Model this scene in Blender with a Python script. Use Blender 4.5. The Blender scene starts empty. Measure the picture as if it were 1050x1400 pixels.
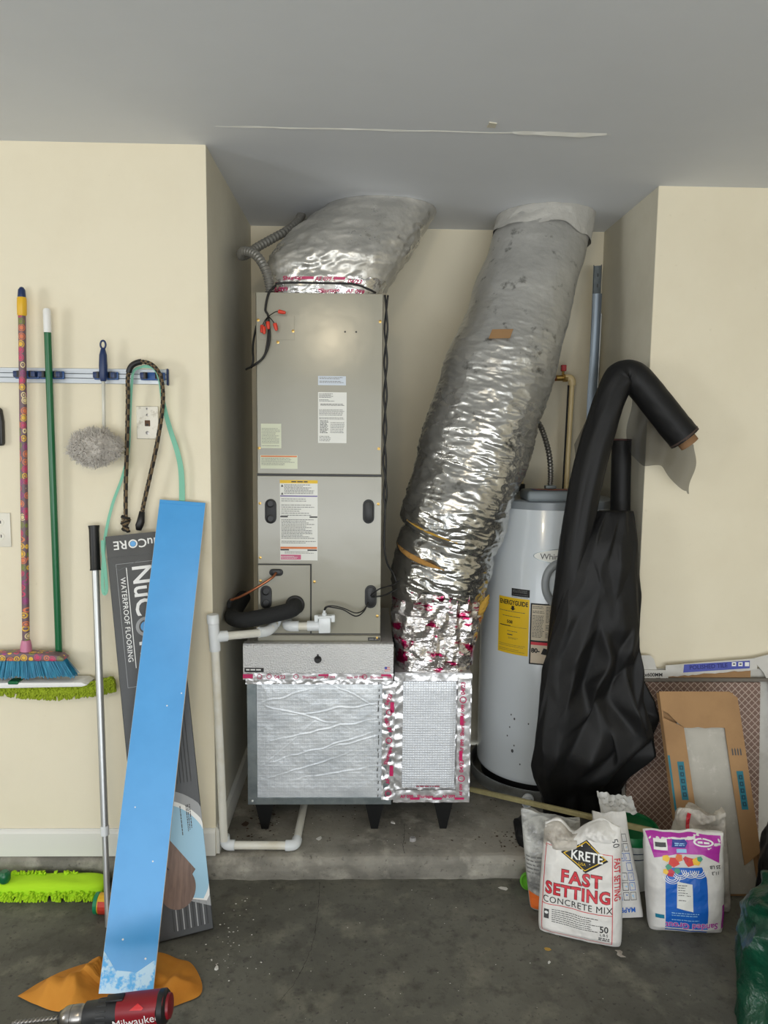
import bpy, bmesh, math, random
from mathutils import Vector, Matrix, noise
import numpy as np
random.seed(7)
SC = bpy.context.scene
COL = SC.collection
V = Vector
PI = math.pi
def lk(o):
    COL.objects.link(o); return o
# ------------------------------------------------------------------ camera
cam = bpy.data.cameras.new('camera'); cam.sensor_fit = 'VERTICAL'; cam.sensor_height = 36.0
cam.lens = 36.0*1000/1400; cam.clip_start = .02
co = lk(bpy.data.objects.new('camera', cam))
rx, dn, fw = V((.99965836, -.02384641, .0107007)), V((.00805717, -.10831697, -.99408376)), V((.02486439, .99383036, -.10808783))
co.matrix_world = Matrix(((rx.x, -dn.x, -fw.x, 0), (rx.y, -dn.y, -fw.y, 0), (rx.z, -dn.z, -fw.z, 1.6176), (0, 0, 0, 1)))
SC.camera = co
# ------------------------------------------------------------------ light
w = bpy.data.worlds.new('world'); SC.world = w; w.use_nodes = True
w.node_tree.nodes['Background'].inputs[0].default_value = (.80, .90, 1.0, 1)
w.node_tree.nodes['Background'].inputs[1].default_value = 1.0
def area(name, loc, tgt, sx, sy, power, col):
    l = bpy.data.lights.new(name, 'AREA'); l.shape = 'RECTANGLE'; l.size = sx; l.size_y = sy; l.energy = power; l.color = col
    o = lk(bpy.data.objects.new(name, l)); o.location = loc
    o.rotation_euler = (V(tgt)-V(loc)).to_track_quat('-Z', 'Y').to_euler()
area('garage_door_daylight', (.35, -3.4, 1.15), (.35, 0, 1.15), 5.4, 2.0, 98, (.95, .98, 1.0))
area('ceiling_bounce_fill', (.35, -4.6, .06), (.35, -3.4, 1.6), 5.4, 2.0, 215, (.95, .98, 1.0))  # unseen area lamp added in place of driveway bounce to lift the ceiling
area('left_side_fill', (-4.2, -.3, 1.5), (-1.0, .9, 1.3), 1.2, 1.1, 62, (.95, .98, 1.0))  # added area lamp for light from the far left; its window is invented
lb = bpy.data.lights.new('ceiling_bulb_light', 'POINT'); lb.energy = 26; lb.color = (1, .84, .58); lb.shadow_soft_size = .07
lbo = lk(bpy.data.objects.new('ceiling_bulb_light', lb)); lbo.location = (-.29, -.4, 2.34)
SC.view_settings.view_transform = 'Standard'; SC.view_settings.look = 'None'
SC.view_settings.exposure = -0.1; SC.view_settings.gamma = 1.0; SC.view_settings.use_curve_mapping = False
# ------------------------------------------------------------------ materials
def lin(c):
    return tuple(((x/255.)/12.92 if x/255. <= .04045 else ((x/255.+.055)/1.055)**2.4) for x in c)
def M(name, rgb, rough=.5, metal=0., var=None, bump=None, spec=.5, stretch=(1, 1, 1), alpha=1., coat=0., rvar=None):
    """rgb in 0-255 sRGB; var = list of (noise scale, rgb2, lo, hi); bump = list of (scale, strength, distance)"""
    m = bpy.data.materials.new(name); m.use_nodes = True; nt = m.node_tree; N = nt.nodes; L = nt.links
    b = N['Principled BSDF']; b.inputs['Roughness'].default_value = rough; b.inputs['Metallic'].default_value = metal
    b.inputs['Specular IOR Level'].default_value = spec; b.inputs['Alpha'].default_value = alpha
    b.inputs['Coat Weight'].default_value = coat
    c = (*lin(rgb), 1); b.inputs['Base Color'].default_value = c
    if var or bump or rvar:
        tc = N.new('ShaderNodeTexCoord'); mp = N.new('ShaderNodeMapping'); mp.inputs['Scale'].default_value = stretch
        L.new(tc.outputs['Object'], mp.inputs[0])
    last = None
    for sc_, c2, lo, hi in (var or []):
        n = N.new('ShaderNodeTexNoise'); n.inputs['Scale'].default_value = sc_; n.inputs['Detail'].default_value = 6; n.inputs['Roughness'].default_value = .62
        L.new(mp.outputs[0], n.inputs['Vector'])
        r = N.new('ShaderNodeMapRange'); r.inputs[1].default_value = lo; r.inputs[2].default_value = hi
        L.new(n.outputs[0], r.inputs[0])
        x = N.new('ShaderNodeMix'); x.data_type = 'RGBA'; L.new(r.outputs[0], x.inputs[0])
        if last: L.new(last, x.inputs[6])
        else: x.inputs[6].default_value = c
        x.inputs[7].default_value = (*lin(c2), 1); last = x.outputs[2]
    if last: L.new(last, b.inputs['Base Color'])
    if rvar:
        n = N.new('ShaderNodeTexNoise'); n.inputs['Scale'].default_value = rvar[0]; n.inputs['Detail'].default_value = 4; L.new(mp.outputs[0], n.inputs['Vector'])
        r = N.new('ShaderNodeMapRange'); r.inputs[1].default_value = .35; r.inputs[2].default_value = .65; r.inputs[3].default_value = rvar[1]; r.inputs[4].default_value = rvar[2]
        L.new(n.outputs[0], r.inputs[0]); L.new(r.outputs[0], b.inputs['Roughness'])
    prev = None
    for sc_, st, di in (bump or []):
        n = N.new('ShaderNodeTexNoise'); n.inputs['Scale'].default_value = sc_; n.inputs['Detail'].default_value = 5; L.new(mp.outputs[0], n.inputs['Vector'])
        bp = N.new('ShaderNodeBump'); bp.inputs['Strength'].default_value = st; bp.inputs['Distance'].default_value = di
        L.new(n.outputs[0], bp.inputs['Height'])
        if prev: L.new(prev, bp.inputs['Normal'])
        prev = bp.outputs[0]
    if prev: L.new(prev, b.inputs['Normal'])
    return m
def add_grid_bump(m, scale, strength, dist, rot=0., diamond=False, lines=None, width=.12):
    """embossed scrim lines, object space; lines = rgb of coloured lines"""
    nt = m.node_tree; N = nt.nodes; L = nt.links; b = N['Principled BSDF']
    tc = N.new('ShaderNodeTexCoord'); mp = N.new('ShaderNodeMapping'); mp.inputs['Scale'].default_value = scale; mp.inputs['Rotation'].default_value = (0, rot, 0)
    L.new(tc.outputs['Object'], mp.inputs[0]); sx = N.new('ShaderNodeSeparateXYZ'); L.new(mp.outputs[0], sx.inputs[0])
    outs = []
    for ax in (0, 2):
        f = N.new('ShaderNodeMath'); f.operation = 'PINGPONG'; f.inputs[1].default_value = .5; L.new(sx.outputs[ax], f.inputs[0])
        s = N.new('ShaderNodeMapRange'); s.inputs[1].default_value = 0; s.inputs[2].default_value = width; s.inputs[3].default_value = 1; s.inputs[4].default_value = 0
        L.new(f.outputs[0], s.inputs[0]); outs.append(s.outputs[0])
    mx = N.new('ShaderNodeMath'); mx.operation = 'MAXIMUM'; L.new(outs[0], mx.inputs[0]); L.new(outs[1], mx.inputs[1])
    bp = N.new('ShaderNodeBump'); bp.inputs['Strength'].default_value = strength; bp.inputs['Distance'].default_value = dist
    L.new(mx.outputs[0], bp.inputs['Height'])
    old = b.inputs['Normal'].links
    if old: L.new(old[0].from_socket, bp.inputs['Normal'])
    L.new(bp.outputs[0], b.inputs['Normal'])
    if lines:
        x = N.new('ShaderNodeMix'); x.data_type = 'RGBA'; L.new(mx.outputs[0], x.inputs[0]); bc = b.inputs['Base Color']
        if bc.links: L.new(bc.links[0].from_socket, x.inputs[6])
        else: x.inputs[6].default_value = bc.default_value
        x.inputs[7].default_value = (*lin(lines), 1); L.new(x.outputs[2], bc)
    return m
CREAM = M('cream_wall_paint', (230, 221, 197), .7, var=[(2.5, (225, 215, 190), .45, .75), (40, (216, 206, 181), .68, .8)], bump=[(220, .12, .002)])
NICHE = M('niche_wall_grey', (216, 211, 194), .75, var=[(3, (206, 200, 182), .4, .7), (60, (140, 132, 118), .72, .82)], bump=[(150, .15, .002)])  # wall colour of the niche sides, slightly greyer than the cream
CEIL = M('flat_white_ceiling_paint', (222, 225, 230), .8, var=[(1.2, (216, 219, 224), .4, .7)], bump=[(120, .1, .002)])
CONC = M('garage_floor_concrete', (108, 107, 98), .8, var=[(1.7, (80, 79, 72), .38, .66), (7, (132, 129, 116), .52, .78), (16, (70, 69, 62), .52, .74), (60, (58, 57, 54), .58, .72)], bump=[(60, .25, .004), (300, .2, .002)])
CONC2 = M('niche_slab_concrete', (146, 142, 132), .85, var=[(3, (104, 101, 94), .42, .62), (9, (182, 177, 164), .54, .78), (50, (66, 62, 57), .6, .75)], bump=[(40, .4, .006), (220, .3, .003)])
TRIMW = M('white_trim_paint', (224, 223, 216), .45)
METALP = M('warm_grey_cabinet_enamel', (154, 151, 137), .19, 0, spec=.45, bump=[(2.2, .12, .03)])
METALD = M('cabinet_side_metal', (120, 116, 106), .45, .3)
GALV = M('galvanised_steel', (150, 158, 160), .38, .85, var=[(14, (120, 130, 132), .4, .7)])
GALVD = M('dull_zinc_channel', (98, 104, 106), .5, .7, var=[(30, (74, 80, 82), .4, .7)])
FOIL = M('embossed_foil_facing', (224, 228, 232), .42, .35, var=[(6, (196, 202, 208), .4, .7)], bump=[(24, .25, .008), (90, .25, .003)])
add_grid_bump(FOIL, (150, 150, 70), .22, .0016, width=.2)
FOILW = M('white_scrim_foil_facing', (226, 230, 236), .42, .45, bump=[(30, .3, .006)])
add_grid_bump(FOILW, (105, 105, 105), .4, .0022, width=.2)
STIP = M('stippled_foil_board', (216, 216, 216), .45, .35, bump=[(190, .9, .005)])
TAPE = M('aluminium_foil_tape', (226, 225, 226), .32, .75, bump=[(25, .25, .008), (80, .2, .003)])
def foil_print(name, base, pink, scale, lo, hi, rough=.18, bump=((12, .5, .02), (60, .4, .006)), stretch=(1, 1, 2.2)):
    return M(name, base, rough, .9, var=[(scale, pink, lo, hi)], bump=list(bump), stretch=stretch)
CRUMPLE = foil_print('crumpled_foil_tape_pink_print', (214, 210, 208), (160, 26, 80), 11, .55, .60)
JACKET = M('silver_flex_duct_jacket', (196, 195, 191), .24, .85, var=[(5, (170, 169, 165), .4, .7), (16, (116, 115, 111), .6, .70)], bump=[(20, .35, .012), (70, .3, .004)])
def age_by_height(m, z0, z1, m0, m1, r0, r1):
    'the foil has dulled with dust towards the ceiling: metallic and gloss fall off along the object height'
    nt = m.node_tree; N = nt.nodes; L = nt.links; b = N['Principled BSDF']; tc = N.new('ShaderNodeTexCoord'); sx = N.new('ShaderNodeSeparateXYZ'); L.new(tc.outputs['Object'], sx.inputs[0])
    n = N.new('ShaderNodeTexNoise'); n.inputs['Scale'].default_value = 5; L.new(tc.outputs['Object'], n.inputs['Vector'])
    a = N.new('ShaderNodeMath'); a.operation = 'MULTIPLY_ADD'; a.inputs[1].default_value = .8; L.new(n.outputs[0], a.inputs[0]); L.new(sx.outputs[2], a.inputs[2])
    for sock, lo, hi in (('Metallic', m0, m1), ('Roughness', r0, r1)):
        r = N.new('ShaderNodeMapRange'); r.inputs[1].default_value = z0+.4; r.inputs[2].default_value = z1+.4; r.inputs[3].default_value = lo; r.inputs[4].default_value = hi; L.new(a.outputs[0], r.inputs[0]); L.new(r.outputs[0], b.inputs[sock])
age_by_height(JACKET, .5, 1.7, .92, .45, .17, .42)
JACKETD = M('dusty_flex_duct_jacket', (196, 194, 188), .38, .6, var=[(6, (224, 221, 214), .5, .66), (18, (140, 136, 124), .6, .74)], bump=[(16, .5, .012), (60, .3, .004)], rvar=(7, .22, .55))
WOOLY = M('yellow_glass_wool', (190, 150, 62), .95, bump=[(90, .8, .01)])
PINK = M('magenta_tape_print', (196, 28, 96), .4)
PINKD = M('dark_red_tape_print', (150, 40, 70), .4)
BLACK = M('black_plastic', (22, 22, 23), .45)
BLACKG = M('black_leg_enamel', (12, 13, 14), .3)
RUB = M('black_foam_insulation', (30, 31, 32), .85, bump=[(160, .4, .003)])
GROM = M('charcoal_rubber_grommet', (46, 47, 49), .6)
WIRE = M('black_wire_sheath', (20, 20, 20), .5)
RED = M('red_wire_nut_plastic', (214, 62, 40), .45)
BRASS = M('brass_screw', (178, 146, 82), .3, .9)
PAPER = M('white_paper_label', (228, 228, 222), .55)
PAPERG = M('pale_green_paper_label', (216, 220, 196), .55)
PAPERB = M('pale_blue_paper_label', (204, 212, 222), .5)
INK = M('dark_print_ink', (70, 70, 72), .6)
INKB = M('black_print_ink', (26, 26, 27), .6)
INKG = M('grey_print_ink', (120, 120, 118), .6)
YEL = M('yellow_print', (226, 186, 30), .5)
ORG = M('orange_print', (216, 120, 60), .5)
PURP = M('purple_print', (96, 80, 150), .5)
ROSE = M('rose_print', (200, 90, 128), .5)
WHITE = M('white_print', (232, 232, 230), .5)
PVC = M('white_pvc', (226, 224, 214), .28, var=[(9, (214, 208, 190), .5, .7)])
PVCF = M('pvc_fitting_white', (222, 226, 228), .25)
CPVC = M('cream_cpvc', (222, 200, 150), .35)
COPPER = M('copper_tube', (176, 112, 80), .35, .85)
CONDUIT = M('grey_corrugated_conduit', (132, 130, 124), .4, .3)
ARMOR = M('armoured_cable_steel', (120, 118, 114), .35, .8)
TANK = M('pale_grey_tank_enamel', (206, 212, 216), .18, spec=.6, coat=.3)
TANKT = M('grey_tank_top_enamel', (132, 138, 142), .3)
LIDG = M('grey_plastic_cover', (122, 130, 134), .5)
RINGG = M('mid_grey_plastic_ring', (140, 144, 146), .4)
PAN = M('galvanised_drain_pan', (150, 152, 150), .42, .6, var=[(12, (110, 110, 106), .45, .7)])
def fabric_mat(name, rgb, alpha):
    m = M(name, rgb, .55, 0, bump=[(240, .2, .002)], spec=.32, alpha=alpha)
    return m
FAB = fabric_mat('black_landscape_fabric', (17, 17, 18), 1.0)
FABT = fabric_mat('sheer_black_fabric', (20, 20, 21), .62)
KRAFT = M('kraft_cardboard', (164, 128, 88), .8, var=[(4, (146, 112, 76), .4, .7)], bump=[(90, .12, .002)])
KRAFTI = M('cardboard_tube_brown', (138, 104, 72), .85)
TEALP = M('teal_label_print', (32, 112, 128), .6)
CARTW = M('white_carton_board', (204, 202, 196), .75, var=[(8, (180, 176, 166), .5, .75)])
BLUEP = M('blue_carton_print', (74, 84, 168), .6)
TILEB = M('brown_tile_back', (124, 100, 90), .75, var=[(7, (150, 130, 120), .52, .72)])
add_grid_bump(TILEB, (52, 52, 52), .5, .002, rot=PI/4, lines=(196, 178, 166), width=.13)
TILEG = M('grey_stone_tile', (178, 174, 164), .6, var=[(5, (158, 154, 144), .4, .7), (26, (194, 190, 182), .58, .75)])
BLUEF = M('blue_protective_film', (72, 158, 222), .32, var=[(5, (64, 150, 214), .4, .7)], spec=.5)
BLUEW = M('scuffed_white_film', (190, 222, 244), .5, var=[(22, (90, 176, 236), .46, .54)])
CORE = M('plank_core_beige', (206, 198, 184), .7)
CHAR = M('charcoal_printed_carton', (60, 62, 64), .42, var=[(8, (52, 54, 56), .4, .7)])
CHARL = M('light_grey_print', (150, 152, 154), .5)
PALEB = M('pale_blue_print', (150, 192, 216), .45)
def wood_mat(name, a, b):
    return M(name, a, .45, var=[(9, b, .4, .65)], stretch=(9, 1, .8))
WOODP = wood_mat('printed_walnut', (126, 100, 86), (96, 74, 64))
ALU = M('brushed_aluminium', (196, 198, 198), .42, .8)
RAILM = M('rail_aluminium', (200, 204, 208), .35, .55)
NAVY = M('navy_plastic', (26, 48, 92), .4)
BLUEC = M('blue_clip_plastic', (40, 86, 150), .4)
GREENP = M('green_painted_pole', (18, 98, 58), .3)
LIME = M('lime_chenille', (164, 196, 30), .9, bump=[(200, .5, .003)])
LIMED = M('olive_lime_chenille', (150, 168, 34), .9, bump=[(200, .5, .003)])
LIMEB = M('bright_lime_cloth', (176, 226, 28), .85, bump=[(60, .3, .004)])
BRIS = M('teal_blue_bristle', (40, 138, 172), .5, var=[(60, (26, 104, 140), .4, .65)], stretch=(1, 1, .1))
YELP = M('yellow_grip_plastic', (226, 178, 40), .45)
FLUFF = M('grey_duster_wool', (206, 200, 192), .95)
CLEARP = M('clear_plastic_shaft', (214, 212, 200), .25)
MINT = M('mint_webbing', (126, 190, 164), .7)
CORDA = M('brown_cord', (110, 92, 66), .8)
CORDB = M('black_cord', (38, 34, 30), .8)
IVORY = M('ivory_switch_plate', (226, 222, 208), .35)
STEELP = M('painted_over_steel_plate', (204, 198, 184), .4, .5, var=[(30, (150, 140, 120), .55, .7)])
BROWN = M('brown_jack_hole', (92, 60, 34), .6)
CLOTH = M('orange_shop_cloth', (200, 134, 46), .9, var=[(7, (190, 120, 32), .4, .7)], bump=[(500, .3, .001)])
DRED = M('drill_red_plastic', (128, 14, 28), .4)
STEEL = M('chuck_steel', (150, 146, 142), .28, .95)
BAGW = M('white_paper_sack', (222, 220, 216), .65, var=[(9, (206, 203, 198), .45, .7)], bump=[(14, .35, .012), (60, .2, .003)])
BAGD = M('dusty_sack_paper', (190, 184, 174), .75, var=[(10, (120, 110, 100), .5, .72)], bump=[(16, .5, .015)])
SACKRED = M('red_sack_print', (202, 50, 62), .5)
SACKOUT = M('dark_red_outline_print', (70, 24, 30), .55)
BAGP = M('purple_sack_print', (176, 50, 160), .4)
BAGB = M('blue_sack_print', (20, 96, 190), .4)
BAGBL = M('light_blue_sack_print', (150, 196, 230), .45)
GREENL = M('green_bucket_lid', (10, 112, 62), .4)
BUCK = M('white_bucket_plastic', (206, 210, 208), .35)
PLAST = M('grey_clear_plastic', (182, 182, 178), .22, var=[(12, (120, 120, 118), .45, .62)], bump=[(20, .6, .015)])
ORGB = M('orange_carton', (222, 126, 34), .5)
OLIVE = M('olive_carton_side', (96, 112, 54), .6)
STICK = M('pale_yellow_wood', (172, 162, 116), .6, var=[(30, (150, 140, 98), .4, .7)])
TARP = M('green_tarp_plastic', (6, 70, 48), .3, var=[(9, (5, 50, 36), .4, .7)], bump=[(14, .6, .03)])
TRASH = M('black_trash_bag_plastic', (14, 14, 15), .35, bump=[(14, .5, .02)])
LIMEBALL = M('green_plastic', (96, 170, 46), .5)
LEAF = M('dry_leaf_brown', (62, 46, 34), .9)
BITS = M('white_debris', (214, 212, 206), .8)
# ------------------------------------------------------------------ object helpers
def wloc(o):
    p = V((0, 0, 0))
    while o is not None:
        p = p + o.location; o = o.parent
    return p
def thing(name, label, cat, loc, group=None):
    o = lk(bpy.data.objects.new(name, None)); o.empty_display_size = .05; o.location = loc
    o['label'] = label; o['category'] = cat
    if group: o['group'] = group
    return o
def obj(name, vf, mat, parent=None, smooth=False, kind=None, label=None, cat=None, group=None, base=None, mats=None, mi=None):
    """vf = (verts, faces) in world metres; the mesh is stored about its parent's base"""
    vs, fs = vf
    vs = [V(v) for v in vs]
    if parent is not None: off = wloc(parent); loc = V((0, 0, 0))
    elif base is not None: off = V(base); loc = V(base)
    else:
        a = np.array([tuple(v) for v in vs]); loc = V(((a[:, 0].min()+a[:, 0].max())/2, (a[:, 1].min()+a[:, 1].max())/2, a[:, 2].min())); off = loc
    me = bpy.data.meshes.new(name); me.from_pydata([v-off for v in vs], [], fs); me.materials.append(mat)
    for x in (mats or []): me.materials.append(x)
    if mi: me.polygons.foreach_set('material_index', mi)
    if smooth:
        me.shade_smooth()
        if smooth is not True: me.set_sharp_from_angle(angle=math.radians(smooth))
    me.update()
    o = lk(bpy.data.objects.new(name, me)); o.location = loc
    if parent is not None: o.parent = parent
    if kind: o['kind'] = kind
    if label: o['label'] = label
    if cat: o['category'] = cat
    if group: o['group'] = group
    return o
def bmvf(bm):
    bm.verts.index_update()
    r = ([v.co.copy() for v in bm.verts], [[v.index for v in f.verts] for f in bm.faces]); bm.free(); return r
def join(*vfs):
    vs, fs = [], []
    for a, b in vfs:
        k = len(vs); vs += list(a); fs += [[i+k for i in f] for f in b]
    return vs, fs
def box(x0, x1, y0, y1, z0, z1, bev=0., seg=1):
    bm = bmesh.new(); bmesh.ops.create_cube(bm, size=1)
    for v in bm.verts: v.co = V((x0+(v.co.x+.5)*(x1-x0), y0+(v.co.y+.5)*(y1-y0), z0+(v.co.z+.5)*(z1-z0)))
    if bev: bmesh.ops.bevel(bm, geom=bm.edges[:], offset=bev, segments=seg, profile=.5, affect='EDGES')
    return bmvf(bm)
class Fr:
    """local frame o + a*u + b*v + h*n"""
    def __init__(s, o, u, v, n=None):
        s.o, s.u, s.v = V(o), V(u).normalized(), V(v).normalized(); s.n = V(n).normalized() if n else s.u.cross(s.v).normalized()
        s.curved = False
    def __call__(s, a, b, h=0.): return s.o+s.u*a+s.v*b+s.n*h
def fbox(F, a0, a1, b0, b1, h0, h1, bev=0., seg=1):
    vs, fs = box(a0, a1, b0, b1, h0, h1, bev, seg); return [F(*v) for v in vs], fs
def front(y): return Fr((0, y, 0), (1, 0, 0), (0, 0, 1), (0, -1, 0))      # wall-like plane facing the room
def tube(path, r, n=12, cap=True, closed=False, rfun=None):
    path = [V(p) for p in path]; m = len(path); vs, fs = [], []
    t0 = (path[1]-path[0]).normalized(); up = V((0, 0, 1)) if abs(t0.z) < .9 else V((1, 0, 0))
    nrm = (up-t0*up.dot(t0)).normalized()
    for i, p in enumerate(path):
        if closed: t = (path[(i+1) % m]-path[i-1]).normalized()
        else: t = (path[min(i+1, m-1)]-path[max(i-1, 0)]).normalized()
        nrm = (nrm-t*nrm.dot(t)).normalized(); b = t.cross(nrm)
        for k in range(n):
            a = 2*PI*k/n; rr = rfun(i/(m-1), a) if rfun else r
            vs.append(p+(nrm*math.cos(a)+b*math.sin(a))*rr)
    for i in range(m if closed else m-1):
        j = (i+1) % m
        for k in range(n): fs.append([i*n+k, i*n+(k+1) % n, j*n+(k+1) % n, j*n+k])
    if cap and not closed: fs.append(list(range(n))[::-1]); fs.append([(m-1)*n+k for k in range(n)])
    return vs, fs
def smoothp(pts, k=8):
    """Catmull-Rom through the points"""
    P = [V(p) for p in pts]; P = [P[0]*2-P[1]]+P+[P[-1]*2-P[-2]]; out = []
    for i in range(1, len(P)-2):
        for j in range(k):
            t = j/k; a, b, c, d = P[i-1:i+3]
            out.append(.5*((2*b)+(c-a)*t+(2*a-5*b+4*c-d)*t*t+(3*b-a-3*c+d)*t**3))
    out.append(P[-2]); return out
def lathe(prof, F, n=24, cap=True):
    """prof = [(r, h)], axis along F.n"""
    vs, fs = [], []
    for r, h in prof:
        for k in range(n):
            a = 2*PI*k/n; vs.append(F(r*math.cos(a), r*math.sin(a), h))
    for i in range(len(prof)-1):
        for k in range(n): fs.append([i*n+k, i*n+(k+1) % n, (i+1)*n+(k+1) % n, (i+1)*n+k])
    if cap: fs.append(list(range(n))[::-1]); fs.append([(len(prof)-1)*n+k for k in range(n)])
    return vs, fs
UPF = lambda x, y, z: Fr((x, y, z), (1, 0, 0), (0, 1, 0), (0, 0, 1))
def prism(F, pts, h0, h1, bev=0.):
    bm = bmesh.new(); f = bm.faces.new([bm.verts.new((a, b, h0)) for a, b in pts])
    r = bmesh.ops.extrude_face_region(bm, geom=[f])
    for e in r['geom']:
        if isinstance(e, bmesh.types.BMVert): e.co.z = h1
    bmesh.ops.recalc_face_normals(bm, faces=bm.faces[:])
    if bev: bmesh.ops.bevel(bm, geom=bm.edges[:], offset=bev, segments=2, profile=.5, affect='EDGES')
    vs, fs = bmvf(bm); return [F(*v) for v in vs], fs
def stadium(cx, cy, hw, hh, n=8):
    """upright rounded slot outline"""
    p = []
    if hh >= hw:
        for k in range(n+1): a = PI*k/n; p.append((cx+hw*math.cos(a), cy+hh-hw+hw*math.sin(a)))
        for k in range(n+1): a = PI+PI*k/n; p.append((cx+hw*math.cos(a), cy-hh+hw+hw*math.sin(a)))
    else:
        for k in range(n+1): a = -PI/2+PI*k/n; p.append((cx+hw-hh+hh*math.cos(a), cy+hh*math.sin(a)))
        for k in range(n+1): a = PI/2+PI*k/n; p.append((cx-hw+hh+hh*math.cos(a), cy+hh*math.sin(a)))
    return p
def grid(nu, nv, fn, close_u=False, flip=False):
    vs = [fn(i/(nu if close_u else nu-1), j/(nv-1)) for j in range(nv) for i in range(nu)]; fs = []
    for j in range(nv-1):
        for i in range(nu if close_u else nu-1):
            q = [j*nu+i, j*nu+(i+1) % nu, (j+1)*nu+(i+1) % nu, (j+1)*nu+i]; fs.append(q[::-1] if flip else q)
    return vs, fs
def sheet(nu, nv, fn, t=.0015):
    """thin closed cloth: two skins t apart and a rim"""
    A = [fn(i/(nu-1), j/(nv-1)) for j in range(nv) for i in range(nu)]
    def nr(i, j):
        a = A[j*nu+min(i+1, nu-1)]-A[j*nu+max(i-1, 0)]; b = A[min(j+1, nv-1)*nu+i]-A[max(j-1, 0)*nu+i]
        c = a.cross(b); return c.normalized() if c.length > 1e-9 else V((0, -1, 0))
    B = [A[j*nu+i]-nr(i, j)*t for j in range(nv) for i in range(nu)]; k = len(A); fs = []
    for j in range(nv-1):
        for i in range(nu-1):
            q = [j*nu+i, j*nu+i+1, (j+1)*nu+i+1, (j+1)*nu+i]; fs.append(q); fs.append([x+k for x in q[::-1]])
    ring = [i for i in range(nu)]+[j*nu+nu-1 for j in range(1, nv)]+[(nv-1)*nu+i for i in range(nu-2, -1, -1)]+[j*nu for j in range(nv-2, 0, -1)]
    for a, b in zip(ring, ring[1:]+ring[:1]): fs.append([b, a, a+k, b+k])
    return A+B, fs
nz = lambda x, y=0., z=0.: noise.noise((x, y, z))
def fz(x, y=0., z=0., o=4): return noise.fractal((x, y, z), 1.0, 2.0, o)
def ridge(x, y=0., z=0.): return 1-abs(nz(x, y, z))*2.2
# flat and wrapped print -------------------------------------------------
def cut(vs2, fs, mapf, h, step):
    """2-D mesh -> mapped mesh, cut finely where the surface is curved"""
    if not getattr(mapf, 'curved', False): return [mapf(x, y, h) for x, y in vs2], fs
    bm = bmesh.new(); bv = [bm.verts.new((x, y, 0)) for x, y in vs2]
    for f in fs:
        try: bm.faces.new([bv[i] for i in f])
        except ValueError: pass
    xs = [v[0] for v in vs2]; ys = [v[1] for v in vs2]
    for lo, hi, ax in ((min(xs), max(xs), 0), (min(ys), max(ys), 1)):
        k = math.floor(lo/step)+1
        while k*step < hi:
            p = [0, 0, 0]; p[ax] = k*step; nn = [0, 0, 0]; nn[ax] = 1
            bmesh.ops.bisect_plane(bm, geom=bm.verts[:]+bm.edges[:]+bm.faces[:], plane_co=p, plane_no=nn, dist=1e-6); k += 1
    for v in bm.verts: v.co = mapf(v.co.x, v.co.y, h)
    return bmvf(bm)
def text_vf(s, size, bold=0., xs=1., sp=1., align='CENTER'):
    c = bpy.data.curves.new('t', 'FONT'); c.body = s; c.size = size; c.align_x = align; c.align_y = 'CENTER'; c.offset = bold*size; c.space_character = sp; c.resolution_u = 3; c.fill_mode = 'FRONT'
    o = lk(bpy.data.objects.new('t', c)); dg = bpy.context.evaluated_depsgraph_get(); me = bpy.data.meshes.new_from_object(o.evaluated_get(dg))
    vs = [(v.co.x*xs, v.co.y) for v in me.vertices]; fs = [list(p.vertices) for p in me.polygons]
    bpy.data.objects.remove(o); bpy.data.curves.remove(c); bpy.data.meshes.remove(me); return vs, fs
def text(s, mapf, a, b, size, mat, parent, rot=0., bold=0., xs=1., sp=1., align='CENTER', h=.0008, step=.012, name='lettering', label=None):
    vs, fs = text_vf(s, size, bold, xs, sp, align); c, q = math.cos(rot), math.sin(rot)
    vs = [(a+x*c-y*q, b+x*q+y*c) for x, y in vs]
    return obj(name, cut(vs, fs, mapf, h, step), mat, parent, label=label)
def patch(pts, mapf, mat, parent, name='label', h=.0004, step=.012, label=None):
    return obj(name, cut(list(pts), [list(range(len(pts)))], mapf, h, step), mat, parent, label=label)
def rect(a0, a1, b0, b1): return [(a0, b0), (a1, b0), (a1, b1), (a0, b1)]
def disc(a, b, r, n=24, r2=None): return [(a+r*math.cos(2*PI*k/n), b+(r2 or r)*math.sin(2*PI*k/n)) for k in range(n)]
def lines_vf(a0, a1, b0, b1, rows, fill=.55, seed=1, full=.85, rag=.3):
    rr = random.Random(seed); vs, fs = [], []; ph = (b1-b0)/rows
    for r in range(rows):
        y1 = b1-r*ph-ph*(1-fill)/2; y0 = y1-ph*fill; x = a0; end = a0+(a1-a0)*(1-rag*rr.random())
        if rr.random() > full: continue
        while x < end-.001:
            wd = min(ph*fill*rr.uniform(1.2, 5), end-x); k = len(vs)
            vs += [(x, y0), (x+wd, y0), (x+wd, y1), (x, y1)]; fs.append([k, k+1, k+2, k+3]); x += wd+ph*fill*.7
    return vs, fs
def print_lines(mapf, a0, a1, b0, b1, rows, mat, parent, name='fine_print', h=.0008, step=.012, **kw):
    vs, fs = lines_vf(a0, a1, b0, b1, rows, **kw)
    if vs: return obj(name, cut(vs, fs, mapf, h, step), mat, parent, kind='stuff')
def frame_vf(a0, a1, b0, b1, t):
    vs, fs = [], []
    for r in (rect(a0, a1, b0, b0+t), rect(a0, a1, b1-t, b1), rect(a0, a0+t, b0, b1), rect(a1-t, a1, b0, b1)):
        k = len(vs); vs += r; fs.append([k, k+1, k+2, k+3])
    return vs, fs
def ringp(mapf, a, b, r1, r2, h, n=20):
    v = disc(a, b, r1, n)+disc(a, b, r2, n); return [mapf(x, y, h) for x, y in v], [[i, (i+1) % n, n+(i+1) % n, n+i] for i in range(n)]
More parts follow.
